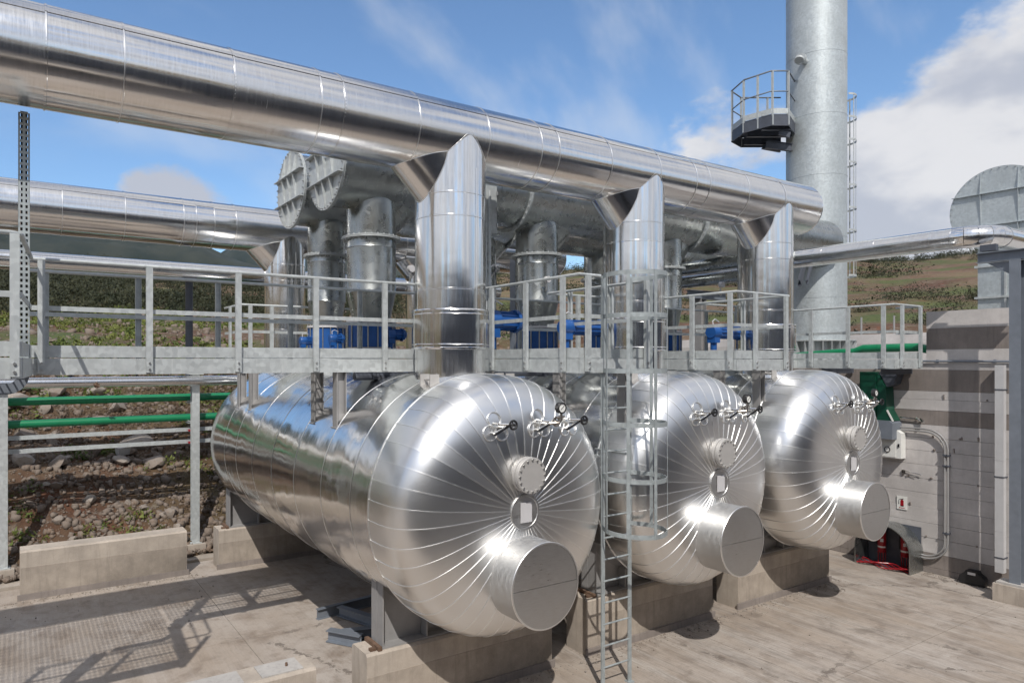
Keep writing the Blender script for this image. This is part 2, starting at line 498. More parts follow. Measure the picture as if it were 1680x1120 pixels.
class MB:
    def __init__(s):
        s.v, s.f = [], []
    def add(s, vs, fs):
        k = len(s.v)
        s.v += [tuple(p) for p in vs]
        s.f += [tuple(i + k for i in q) for q in fs]
        return s
    def bx(s, x0, y0, z0, x1, y1, z1):
        vs = [(x, y, z) for z in (z0, z1) for y in (y0, y1) for x in (x0, x1)]
        return s.add(vs, [(0, 2, 3, 1), (4, 5, 7, 6), (0, 1, 5, 4), (2, 6, 7, 3), (0, 4, 6, 2), (1, 3, 7, 5)])
    def beam(s, p0, p1, w, h, up=(0, 0, 1)):
        """box from p0 to p1; w across, h along 'up'"""
        p0, p1 = Vector(p0), Vector(p1)
        d = (p1 - p0).normalized()
        u = Vector(up)
        sd = d.cross(u).normalized()
        u = sd.cross(d).normalized()
        vs = []
        for p in (p0, p1):
            for a, b in ((-1, -1), (1, -1), (1, 1), (-1, 1)):
                vs.append(p + sd * (a * w / 2) + u * (b * h / 2))
        return s.add(vs, [(3, 2, 1, 0), (4, 5, 6, 7), (0, 1, 5, 4), (1, 2, 6, 5), (2, 3, 7, 6), (3, 0, 4, 7)])
    def hbeam(s, p0, p1, b, h, up=(0, 0, 1), tw=0.008, tf=0.012):
        p0, p1 = Vector(p0), Vector(p1)
        d = (p1 - p0).normalized()
        u = Vector(up)
        sd = d.cross(u).normalized()
        u = sd.cross(d).normalized()
        k = (h - tf) / 2
        s.beam(p0 + u * k, p1 + u * k, b, tf, u)
        s.beam(p0 - u * k, p1 - u * k, b, tf, u)
        return s.beam(p0, p1, tw, h - 2 * tf, u)
    def cbeam(s, p0, p1, b, h, up=(0, 0, 1), side=1, t=0.012):
        """channel: web on the 'side', flanges pointing away"""
        p0, p1 = Vector(p0), Vector(p1)
        d = (p1 - p0).normalized()
        u = Vector(up)
        sd = d.cross(u).normalized() * side
        s.beam(p0 + sd * (b / 2 - t / 2), p1 + sd * (b / 2 - t / 2), t, h, u)
        k = h / 2 - t / 2
        o = -sd * (t / 2)
        for q in (-k, k):
            s.beam(p0 + u * q + o, p1 + u * q + o, b - t, t, u)
        return s
    def lathe(s, prof, org, axis='Z', seg=48, a0=0.0, a1=2 * PI, cap=(False, False)):
        """prof: list of (t, r) along the axis"""
        full = abs(a1 - a0 - 2 * PI) < 1e-6
        n = seg if full else seg + 1
        ax = {'X': (Vector((1, 0, 0)), Vector((0, 1, 0)), Vector((0, 0, 1))),
              'Y': (Vector((0, 1, 0)), Vector((0, 0, 1)), Vector((1, 0, 0))),
              'Z': (Vector((0, 0, 1)), Vector((1, 0, 0)), Vector((0, 1, 0)))}
        if isinstance(axis, str):
            A, B, Cc = ax[axis]
        else:
            A = Vector(axis).normalized()
            B = A.orthogonal().normalized()
            Cc = A.cross(B)
        org = Vector(org)
        vs, fs = [], []
        for t, r in prof:
            for i in range(n):
                q = a0 + (a1 - a0) * i / seg
                vs.append(org + A * t + B * (r * math.cos(q)) + Cc * (r * math.sin(q)))
        m = len(prof)
        for j in range(m - 1):
            for i in range(seg):
                i2 = (i + 1) % n
                fs.append((j * n + i, j * n + i2, (j + 1) * n + i2, (j + 1) * n + i))
        if cap[0]:
            fs.append(tuple(reversed(range(n))))
        if cap[1]:
            fs.append(tuple((m - 1) * n + i for i in range(n)))
        return s.add(vs, fs)
    def cyl(s, p0, p1, r, seg=16, r1=None, cap=(True, True)):
        p0, p1 = Vector(p0), Vector(p1)
        return s.lathe([(0, r), ((p1 - p0).length, r if r1 is None else r1)], p0, p1 - p0, seg, cap=cap)
    def path(s, pts, r, seg=10, cap=True, closed=False):
        pts = [Vector(p) for p in pts]
        n = len(pts)
        tang = []
        for i in range(n):
            a = pts[i - 1] if (i > 0 or closed) else pts[i]
            b = pts[(i + 1) % n] if (i < n - 1 or closed) else pts[i]
            tang.append((b - a).normalized())
        u = tang[0].orthogonal().normalized()
        vs, fs = [], []
        for i in range(n):
            u = (u - tang[i] * u.dot(tang[i])).normalized()
            w = tang[i].cross(u)
            for k in range(seg):
                q = 2 * PI * k / seg
                vs.append(pts[i] + u * (r * math.cos(q)) + w * (r * math.sin(q)))
        for i in range(n if closed else n - 1):
            i2 = (i + 1) % n
            for k in range(seg):
                k2 = (k + 1) % seg
                fs.append((i * seg + k, i * seg + k2, i2 * seg + k2, i2 * seg + k))
        if cap and not closed:
            fs.append(tuple(reversed(range(seg))))
            fs.append(tuple((n - 1) * seg + k for k in range(seg)))
        return s.add(vs, fs)
    def arcflat(s, c, R, a0, a1, w, t, seg=20, z=None):
        """flat bar hoop in the XY plane: width w in z, thickness t radially"""
        cx, cy, cz = c
        vs, fs = [], []
        for i in range(seg + 1):
            q = a0 + (a1 - a0) * i / seg
            for rr, zz in ((R, -w / 2), (R + t, -w / 2), (R + t, w / 2), (R, w / 2)):
                vs.append((cx + rr * math.cos(q), cy + rr * math.sin(q), cz + zz))
        for i in range(seg):
            for k in range(4):
                k2 = (k + 1) % 4
                fs.append((i * 4 + k, (i + 1) * 4 + k, (i + 1) * 4 + k2, i * 4 + k2))
        fs += [(0, 1, 2, 3), tuple(seg * 4 + k for k in (3, 2, 1, 0))]
        return s.add(vs, fs)
    def prism(s, poly, axis, t0, t1):
        """extrude a 2-D polygon: axis 'X' -> poly in (y,z); 'Y' -> (x,z); 'Z' -> (x,y)"""
        def P3(a, b, t):
            return {'X': (t, a, b), 'Y': (a, t, b), 'Z': (a, b, t)}[axis]
        n = len(poly)
        vs = [P3(a, b, t0) for a, b in poly] + [P3(a, b, t1) for a, b in poly]
        fs = [tuple(reversed(range(n))), tuple(range(n, 2 * n))]
        fs += [(i, (i + 1) % n, n + (i + 1) % n, n + i) for i in range(n)]
        return s.add(vs, fs)
    def build(s, name, mat, parent=None, ang=40, org=None, data_only=False):
        """vertices are in world space; the object's origin is its thing's base (or org)"""
        if org is None:
            org = ORIGIN.get(parent.name, Vector()) if parent is not None else Vector((0, 0, 0))
            if parent is None and s.v:
                a = np.array(s.v)
                org = Vector((float(a[:, 0].mean()), float(a[:, 1].mean()), float(a[:, 2].min())))
        org = Vector(org)
        me = bpy.data.meshes.new(name)
        me.from_pydata([(p[0] - org.x, p[1] - org.y, p[2] - org.z) for p in s.v], [], s.f)
        me.update()
        bm_fix(me)
        me.polygons.foreach_set('use_smooth', [True] * len(me.polygons))
        me.set_sharp_from_angle(angle=math.radians(ang))
        me.materials.append(M[mat] if isinstance(mat, str) else mat)
        if data_only:
            return me
        o = bpy.data.objects.new(name, me)
        COL.objects.link(o)
        if parent is not None:
            o.parent = parent
            po = ORIGIN.get(parent.name, Vector())
            o.location = org - po
        else:
            o.location = org
        ORIGIN[o.name] = org
        return o


def bm_fix(me):
    import bmesh
    b = bmesh.new()
    b.from_mesh(me)
    bmesh.ops.recalc_face_normals(b, faces=b.faces)
    b.to_mesh(me)
    b.free()


def thing(name, label, cat, loc, group=None):
    o = bpy.data.objects.new(name, None)
    COL.objects.link(o)
    o.location = loc
    o.empty_display_size = 0.2
    ORIGIN[o.name] = Vector(loc)
    tag(o, label, cat, group)
    return o


def tag(o, label, cat, group=None):
    o['label'] = label
    o['category'] = cat
    if group:
        o['group'] = group
    return o


def structure(o):
    o['kind'] = 'structure'
    return o


def stuff(o):
    o['kind'] = 'stuff'
    return o


def inst(name, me, parent, loc=(0, 0, 0), rot=(0, 0, 0), scale=(1, 1, 1)):
    o = bpy.data.objects.new(name, me)
    COL.objects.link(o)
    o.parent = parent
    o.location = loc
    o.rotation_euler = rot
    o.scale = scale
    if parent is not None:
        ORIGIN[o.name] = ORIGIN.get(parent.name, Vector()) + Vector(loc)
    return o


def copy_tree(o, parent=None, name=None):
    c = o.copy()
    COL.objects.link(c)
    c.parent = parent
    for ch in list(o.children):
        copy_tree(ch, c)
    return c


# ------------------------------------------------------------------ ground
def vnoise(x, y, seed=0):
    """cheap value noise"""
    xi, yi = np.floor(x).astype(int), np.floor(y).astype(int)
    xf, yf = x - xi, y - yi
    u, v = xf * xf * (3 - 2 * xf), yf * yf * (3 - 2 * yf)
    def h(a, b):
        n = (a * 374761393 + b * 668265263 + seed * 982451653) & 0x7fffffff
        n = ((n ^ (n >> 13)) * 1274126177) & 0x7fffffff
        return ((n ^ (n >> 16)) & 0xffff) / 65535.0
    return (h(xi, yi) * (1 - u) + h(xi + 1, yi) * u) * (1 - v) + (h(xi, yi + 1) * (1 - u) + h(xi + 1, yi + 1) * u) * v


def fbm(x, y, oct=5, seed=0):
    s, a, t = 0, 1.0, 0
    for i in range(oct):
        s = s + a * vnoise(x * 2 ** i, y * 2 ** i, seed + i)
        t += a
        a *= 0.5
    return s / t - 0.5


R_K = [0, 24, 32, 44, 64, 90, 130, 180, 225, 300, 500, 900, 6000]
Z_K = [3.9, 4.1, 4.9, 6.3, 8.6, 12.5, 19.5, 27.5, 31.5, 30, 20, 8, 0]


def terr(x, y):
    x, y = np.asarray(x, float), np.asarray(y, float)
    r = np.hypot(x, y)
    base = np.interp(r, R_K, Z_K)
    base = base + fbm(x / 60, y / 60, 4, 3) * np.clip((r - 60) / 120, 0, 1) * 13
    base = base + fbm(x / 9, y / 9, 5, 5) * np.clip((r - 16) / 20, 0, 1) * 1.0
    # the plant stands on a level cut into the slope
    dY = np.maximum(y - 15.9, 0)
    dX = np.maximum(-(x + 45), 0)
    d = np.maximum(dY, dX)
    bank_z = 0.12 + d * 0.62 + fbm(x / 1.8, y / 1.8, 4, 9) * np.clip(d * 1.2, 0, 1) * 0.9
    inside = (x < 17.6)
    z = np.where(inside, np.minimum(base, np.where(d > 0, bank_z, -0.35)), np.minimum(base, 4.25 + np.maximum(r - 38, 0) * 0.5))
    back = (y < 0) & (r > 45)
    z = np.where((y < 0) & inside & (r > 60), np.maximum(z, base * 1.0), z)
    return z


radii = np.concatenate([np.linspace(2, 14, 14), np.geomspace(14.3, 60, 110), np.geomspace(61, 3200, 140)])
NT_ = 640
th = np.linspace(0, 2 * PI, NT_, endpoint=False)
RR, TT = np.meshgrid(radii, th, indexing='ij')
GX, GY = RR * np.sin(TT), RR * np.cos(TT)
GZ = terr(GX, GY)
vv = np.stack([GX, GY, GZ], -1).reshape(-1, 3)
nr = len(radii)
ii, jj = np.meshgrid(np.arange(nr - 1), np.arange(NT_), indexing='ij')
j2 = (jj + 1) % NT_
ff = np.stack([ii * NT_ + jj, ii * NT_ + j2, (ii + 1) * NT_ + j2, (ii + 1) * NT_ + jj], -1).reshape(-1, 4)
me = bpy.data.meshes.new('ground')
me.vertices.add(len(vv)); me.vertices.foreach_set('co', vv.ravel())
me.loops.add(ff.size); me.loops.foreach_set('vertex_index', ff.ravel().astype(np.int32))
me.polygons.add(len(ff)); me.polygons.foreach_set('loop_start', np.arange(0, ff.size, 4, dtype=np.int32))
me.polygons.foreach_set('loop_total', np.full(len(ff), 4, np.int32))
me.update(calc_edges=True)
me.polygons.foreach_set('use_smooth', [True] * len(ff))
bm_fix(me)
me.materials.append(M['terrain'])
ground = bpy.data.objects.new('ground', me)
COL.objects.link(ground)
structure(ground)

xs_ = (-45, -16, -9.6, -3.25, 3.12, 9.6, 16.6)
ys_ = (-60, -14, -7, .2, 5.15, 10.9, 15.6)
b = MB()
b.bx(-45, -60, -0.3, 16.6, 15.6, -0.03)
for i in range(6):
    for j in range(6):
        b.bx(xs_[i] + .004, ys_[j] + .004, -0.0299, xs_[i + 1] - .004, ys_[j + 1] - .004, 0)
structure(b.build('pavement', 'slab', org=(0, 0, 0)))
b = MB(); b.bx(17.1, -40, 3.9, 44, 24, 4.42)
structure(b.build('terrace', 'conc_lite', org=(0, 0, 0)))
# low kerb closing the slab towards the bank
b = MB()
b.bx(-20, 15.6, -0.3, 16.6, 15.95, 0.06)
structure(b.build('kerb', 'conc', org=(0, 0, 0)))

# distant mountain on the left
b = MB()
na, nb = 140, 12
for layer, (r0, hmax, a0, a1, sd) in enumerate(((1300, 430, -75, 2, 31), (2150, 700, -25, 18, 77))):
    vs, fs = [], []
    for i in range(na + 1):
        q = math.radians(a0 + (a1 - a0) * i / na) + YAW
        env = math.sin(PI * i / na) ** 0.6
        for j in range(nb + 1):
            f = j / nb
            rr = r0 * (1 + 0.35 * f)
            px, py = rr * math.sin(q), rr * math.cos(q)
            h = hmax * env * f ** 0.8 * (1 + 0.55 * float(fbm(np.array(px / 240), np.array(py / 240), 6, sd)))
            vs.append((px, py, h - 20))
    for i in range(na):
        for j in range(nb):
            k = i * (nb + 1) + j
            fs.append((k, k + 1, k + nb + 2, k + nb + 1))
    mb = MB(); mb.add(vs, fs)
    structure(mb.build('mountain', 'mountain', ang=180, org=(0, 0, 0)))

# ------------------------------------------------------------------ scattered rubble, weeds and scrub
ICO = None


def rock_mesh(seed, rough=0.35):
    import bmesh
    bm = bmesh.new()
    bmesh.ops.create_icosphere(bm, subdivisions=2, radius=1)
    rr = np.random.default_rng(seed)
    planes = [(Vector(rr.normal(size=3)).normalized(), 0.45 + 0.4 * rr.random()) for _ in range(9)]
    for v in bm.verts:
        for n, d in planes:
            k = v.co.dot(n)
            if k > d:
                v.co -= n * (k - d)
        v.co *= 1 + rough * 0.25 * (rr.random() - 0.5)
    me = bpy.data.meshes.new('rock')
    bm.to_mesh(me); bm.free()
    me.polygons.foreach_set('use_smooth', [True] * len(me.polygons))
    me.set_sharp_from_angle(angle=math.radians(28))
    me.materials.append(M['rock'])
    return me


def bulk(name, verts, faces, mat, smooth=False):
    me = bpy.data.meshes.new(name)
    verts = np.asarray(verts, np.float32); faces = np.asarray(faces, np.int32)
    k = faces.shape[1]
    me.vertices.add(len(verts)); me.vertices.foreach_set('co', verts.ravel())
    me.loops.add(faces.size); me.loops.foreach_set('vertex_index', faces.ravel())
    me.polygons.add(len(faces)); me.polygons.foreach_set('loop_start', np.arange(0, faces.size, k, dtype=np.int32))
    me.polygons.foreach_set('loop_total', np.full(len(faces), k, np.int32))
    me.update(calc_edges=True)
    me.materials.append(M[mat])
    o = bpy.data.objects.new(name, me)
    COL.objects.link(o)
    return stuff(o)


# small stones: one mesh, deformed cubes
cube_v = np.array([(x, y, z) for z in (-1, 1) for y in (-1, 1) for x in (-1, 1)], float) * 0.6
cube_f = np.array([(0, 2, 3, 1), (4, 5, 7, 6), (0, 1, 5, 4), (2, 6, 7, 3), (0, 4, 6, 2), (1, 3, 7, 5)])


def stones(n, xr, yr, smin, smax, seed, mask=None):
    g = np.random.default_rng(seed)
    x = g.uniform(*xr, n); y = yr[0] + (yr[1] - yr[0]) * g.random(n) ** 1.5
    if mask is not None:
        k = mask(x, y); x, y = x[k], y[k]; n = len(x)
    z = terr(x, y)
    s = smin * (smax / smin) ** (g.random(n) ** 2.2)
    v = np.repeat(cube_v[None], n, 0) * (1 + g.uniform(-0.45, 0.45, (n, 8, 3)))
    v *= s[:, None, None] * g.uniform(0.6, 1.3, (n, 1, 3))
    a = g.uniform(0, 2 * PI, n); ca, sa = np.cos(a), np.sin(a)
    t = g.uniform(-.6, .6, n); ct, st = np.cos(t), np.sin(t)
    y1 = v[..., 1] * ct[:, None] - v[..., 2] * st[:, None]; z1 = v[..., 1] * st[:, None] + v[..., 2] * ct[:, None]
    X = v[..., 0] * ca[:, None] - y1 * sa[:, None]; Y = v[..., 0] * sa[:, None] + y1 * ca[:, None]
    V = np.stack([X + x[:, None], Y + y[:, None], z1 + z[:, None] + s[:, None] * 0.1], -1).reshape(-1, 3)
    F = (cube_f[None] + (np.arange(n) * 8)[:, None, None]).reshape(-1, 4)
    return V, F


V, F = stones(26000, (-7, 11), (15.9, 26), 0.016, 0.12, 5)
V2, F2 = stones(5000, (-25, 30), (24, 62), 0.05, 0.32, 6)
bulk('rubble', np.concatenate([V, V2]), np.concatenate([F, F2 + len(V)]), 'rock')

# larger rocks one could pick out
rock_meshes = [rock_mesh(40 + i) for i in range(9)]
rk = np.random.default_rng(21)
nrock = 0
while nrock < 150:
    x = rk.uniform(-4.5, 5.5); y = 16.4 + 6.5 * rk.random() ** 0.9
    if x > 3.2 and y > 19:
        continue
    s = 0.09 + 0.28 * rk.random() ** 2.8
    o = bpy.data.objects.new('rock', rock_meshes[nrock % 9])
    COL.objects.link(o)
    o.location = (x, y, float(terr(x, y)) + s * 0.12)
    o.scale = (s * rk.uniform(.8, 1.4), s * rk.uniform(.8, 1.3), s * rk.uniform(.45, .8))
    o.rotation_euler = (rk.uniform(-.4, .4), rk.uniform(-.4, .4), rk.uniform(0, 6.28))
    tag(o, 'angular limestone rock lying loose on the rubble bank behind the green pipes', 'rock', 'loose rocks on the bank')
    nrock += 1
b = MB(); b.bx(-.16, -.1, 0, .16, .1, .2)
o = b.build('concrete_block', 'conc_lite', org=(0, 0, 0))
o.location = (2.32, 19.0, float(terr(2.32, 19.0)) + .02); o.rotation_euler = (.15, -.1, .3)
tag(o, 'squared pale concrete block lying among the rocks below the lower cable tray', 'block')


# grit swept against the plinths and over the yard
def grit(n, seed):
    g = np.random.default_rng(seed)
    edges = [(3.7, 6.72, 7.5), (7.42, 10.44, 7.5), (11.17, 14.19, 7.5), (0, 3.04, 7.5), (0, 3.04, 14.74)]
    xs, ys = [], []
    for x0, x1, y in edges:
        k = n // 8
        xs.append(g.uniform(x0 - .3, x1 + .3, k)); ys.append(y - np.abs(g.normal(0, .14, k)))
    k = n // 6
    xs.append(16.55 - np.abs(g.normal(0, .16, k))); ys.append(g.uniform(3.8, 6.8, k))
    k = n // 4
    xs.append(g.uniform(-1, 16, k)); ys.append(g.uniform(3.6, 14.5, k))
    x, y = np.concatenate(xs), np.concatenate(ys); m = len(x)
    s = 0.005 * (4.0 ** (g.random(m) ** 2.5))
    v = np.repeat(cube_v[None], m, 0) * (1 + g.uniform(-.4, .4, (m, 8, 3))) * s[:, None, None]
    V = (v + np.stack([x, y, s * .5], -1)[:, None, :]).reshape(-1, 3)
    F = (cube_f[None] + (np.arange(m) * 8)[:, None, None]).reshape(-1, 4)
    return V, F
bulk('grit', *grit(2600, 71), 'rock')


def leaf_clumps(centres, sizes, nleaf, leaf, seed, flat=0.7):
    """many leaf-sized triangles spread through each clump's volume"""
    g = np.random.default_rng(seed)
    n = len(centres)
    d = g.normal(size=(n, nleaf, 3)); d /= np.linalg.norm(d, axis=-1, keepdims=True)
    d *= (g.random((n, nleaf, 1)) ** 0.5)
    d[..., 2] = np.abs(d[..., 2]) * flat * 1.6 - 0.1
    lump = 1 + 0.35 * np.sin(d[..., 0:1] * 5 + g.uniform(0, 6, (n, 1, 1))) * np.cos(d[..., 1:2] * 4)
    p = centres[:, None, :] + d * sizes[:, None, None] * lump
    a = g.normal(size=(n, nleaf, 3, 3)) * (leaf * sizes[:, None, None, None])
    V = (p[:, :, None, :] + a).reshape(-1, 3)
    F = np.arange(len(V)).reshape(-1, 3)
    return V, F


def polar(n, r0, r1, a0, a1, g, power=1.0):
    r = (g.random(n) * (r1 ** 2 - r0 ** 2) + r0 ** 2) ** 0.5
    q = np.radians(g.uniform(a0, a1, n)) + YAW
    return r * np.sin(q), r * np.cos(q)


g = np.random.default_rng(3)
# dense maquis belt on the left slope
x, y = polar(2600, 62, 150, -36, -2, g)
k = (fbm(x / 22, y / 22, 3, 41) > -0.22)
x, y = x[k], y[k]
V, F = leaf_clumps(np.stack([x, y, terr(x, y)], -1), g.uniform(0.9, 2.0, len(x)), 190, 0.05, 8)
bulk('scrub', V, F, 'scrub')
# thinner scrub over the ridge and the right-hand hill
x, y = polar(2400, 95, 235, -36, 46, g)
ang = np.degrees(np.arctan2(x, y)) - math.degrees(YAW)
r = np.hypot(x, y)
k = (fbm(x / 30, y / 30, 3, 47) > np.where(ang > 10, np.where(r > 165, -0.25, 0.06), -0.12))
x, y = x[k], y[k]
V, F = leaf_clumps(np.stack([x, y, terr(x, y)], -1), g.uniform(0.9, 2.4, len(x)), 210, 0.05, 9)
bulk('scrub', V, F, 'scrub')
x, y = polar(260, 40, 85, -34, 44, g)
k = x > 18
x, y = np.concatenate([x[k], g.uniform(14, 44, 0)]), np.concatenate([y[k], g.uniform(26, 40, 0)])
V, F = leaf_clumps(np.stack([x, y, terr(x, y)], -1), g.uniform(0.5, 1.3, len(x)), 240, 0.05, 12)
bulk('scrub', V, F, 'scrub')
# weeds on the field and the bank
x, y = polar(5200, 23, 66, -36, 6, g)
k = (fbm(x / 6, y / 6, 3, 51) > -0.06) & (x < 17)
x, y = x[k], y[k]
V, F = leaf_clumps(np.stack([x, y, terr(x, y)], -1), g.uniform(0.12, 0.34, len(x)), 22, 0.22, 10)
bulk('weeds', V, F, 'weed')
x, y = g.uniform(-5, 7, 1500), g.uniform(16.2, 24, 1500)
k = fbm(x / 1.6, y / 1.6, 3, 55) > 0.02
x, y = x[k], y[k]
V, F = leaf_clumps(np.stack([x, y, terr(x, y)], -1), g.uniform(0.08, 0.26, len(x)), 34, 0.17, 13)
bulk('weeds', V, F, 'weed')
x, y = g.uniform(-6, 7, 5200), g.uniform(16.8, 25, 5200)
k = fbm(x / 2.0, y / 2.0, 3, 61) > np.where(y > 19.5, -0.06, 0.06)
x, y = x[k], y[k]
V, F = leaf_clumps(np.stack([x, y, terr(x, y)], -1), g.uniform(0.10, 0.30, len(x)), 44, 0.075, 14)
bulk('dry_brush', V, F, 'dry')

# ------------------------------------------------------------------ concrete pedestals
VX = [5.23, 8.95, 12.70]
VZ, VR = 2.68, 1.64


def pedestal(x0, y0, h, d, label, plates=False):
    t = thing('concrete_pedestal', label, 'pedestal', (x0 + 1.5, y0 + d / 2, 0), 'concrete pedestals')
    b = MB()
    c = 0.03
    pol = [(y0, 0.0), (y0, h - c), (y0 + c, h), (y0 + d - c, h), (y0 + d, h - c), (y0 + d, 0.0)]
    b.prism(pol, 'X', x0, x0 + 3.02)
    b.build('block', 'conc', t)
    b = MB(); hl = h * .66
    b.prism([(y0 - .004, 0.112), (y0 - .004, hl), (y0 + .01, hl + .004), (y0 + .01, 0.112)], 'X', x0 + .01, x0 + 3.01)
    b.build('lower_lift', 'conc_ped', t)
    b = MB(); b.bx(x0 - 0.04, y0 - 0.03, 0, x0 + 3.06, y0 - 0.0005, 0.11)
    b.build('grout_foot', 'conc_dark', t)
    if plates:
        for a, w in ((0.12, 0.75), (1.55, 0.62), (2.38, 0.5)):
            b = MB(); b.bx(x0 + a, y0 + 0.05, h, x0 + a + w, y0 + d - 0.06, h + 0.012)
            b.build('steel_plate', 'conc_lite', t)
        b = MB(); b.cyl((x0 + 2.72, y0 + .2, h + .01), (x0 + 2.72, y0 + .2, h + .05), .016, 8)
        b.build('anchor_bolt', 'rust', t)
    return t


pedestal(3.70, 7.55, 0.85, 0.44, 'long concrete pedestal under the front end of the nearest tank')
pedestal(7.42, 7.55, 0.85, 0.44, 'long concrete pedestal under the middle tank, behind the caged ladder foot')
pedestal(11.17, 7.55, 0.85, 0.44, 'long concrete pedestal under the front end of the farthest tank')
pedestal(3.70, 14.80, 0.85, 0.46, 'concrete pedestal in shade under the rear end of the nearest tank')
pedestal(7.42, 14.80, 0.85, 0.46, 'concrete pedestal under the rear end of the middle tank')
pedestal(11.17, 14.80, 0.85, 0.46, 'concrete pedestal under the rear end of the farthest tank')
pedestal(0.02, 14.80, 0.92, 0.46, 'empty concrete pedestal below the rubble bank, striped by railing shadows')
pedestal(0.02, 7.57, 0.85, 0.44, 'empty concrete pedestal with pale plates on top, at the bottom edge', True)

# ------------------------------------------------------------------ tanks
YF, HD, HN = 7.22, 0.86, 3.8


def head_prof(n=16, rmin=0.205, R=VR + 0.012):
    out = []
    tmin = math.asin((rmin / R) ** (HN / 2))
    for i in range(n + 1):
        q = PI / 2 + (tmin - PI / 2) * i / n
        out.append((YF - HD * math.cos(q) ** (2 / HN), R * math.sin(q) ** (2 / HN)))
    return out


def head_y(dx, dzz):
    r = math.hypot(dx, dzz) / (VR + .012)
    return YF - HD * (1 - r ** HN) ** (1 / HN)


NG = 42
# one gore of the front head: three facets across, a folded seam along one edge
hp = [(YF + 0.05, VR + 0.012)] + head_prof(18)
gv, gf, gm = [], [], []
da = 2 * PI / NG
na_ = 4
for (y, r) in hp:
    for k in range(na_ + 1):
        q = da * k / na_
        gv.append((r * math.sin(q), y, r * math.cos(q)))
for j in range(len(hp) - 1):
    for k in range(na_):
        a = j * (na_ + 1) + k
        gf.append((a, a + 1, a + na_ + 2, a + na_ + 1)); gm.append(0)
base = len(gv)
for j, (y, r) in enumerate(hp):
    j0, j1 = max(j - 1, 0), min(j + 1, len(hp) - 1)
    ty, tr = hp[j1][0] - hp[j0][0], hp[j1][1] - hp[j0][1]
    L = math.hypot(ty, tr) or 1
    ny, nrm = tr / L, -ty / L              # outward normal in (y, r)
    w = 0.0085
    for (off, h) in ((-w, -0.004), (-w, 0.0055), (w, 0.0055), (w, -0.004)):
        rr, yy = r + nrm * h, y + ny * h
        gv.append((off, yy, rr))
for j in range(len(hp) - 1):
    for k in range(3):
        a = base + j * 4 + k
        gf.append((a, a + 1, a + 5, a + 4)); gm.append(1)
gore = bpy.data.meshes.new('head_panel')
gore.from_pydata(gv, [], gf)
gore.update()
bm_fix(gore)
gore.polygons.foreach_set('use_smooth', [True] * len(gf))
gore.polygons.foreach_set('material_index', gm)
gore.set_sharp_from_angle(angle=math.radians(50))
gore.materials.append(M['alu_h']); gore.materials.append(M['seam'])


def spiral_ring(y0, y1, r, qseam, lap=0.007, bead=0.003, seg=112):
    """one cladding ring along Y with an overlap step at qseam and a swaged bead at its front edge"""
    prof = [(y0 - 0.012, 0), (y0 - 0.012, bead), (y0 + 0.004, bead + 0.001), (y0 + 0.014, bead), (y0 + 0.0155, 0.0), (y1 + 0.01, 0.0)]
    b = MB()
    vs, fs = [], []
    n = seg + 1
    for (t, dr) in prof:
        for i in range(n):
            q = qseam + 2 * PI * i / seg
            rr = r + dr + lap * (1 - i / seg)
            vs.append((rr * math.sin(q), t, rr * math.cos(q)))
    for j in range(len(prof) - 1):
        for i in range(seg):
            fs.append((j * n + i, j * n + i + 1, (j + 1) * n + i + 1, (j + 1) * n + i))
    # the lap edge itself
    for j in range(len(prof) - 1):
        fs.append((j * n, (j + 1) * n, (j + 1) * n + seg, j * n + seg))
    return b.add(vs, fs)


TLAB = ['nearest of the three horizontal tanks clad in bright aluminium sheet',
        'middle horizontal aluminium-clad tank, partly behind the caged ladder',
        'farthest horizontal aluminium-clad tank, beside the concrete wall']


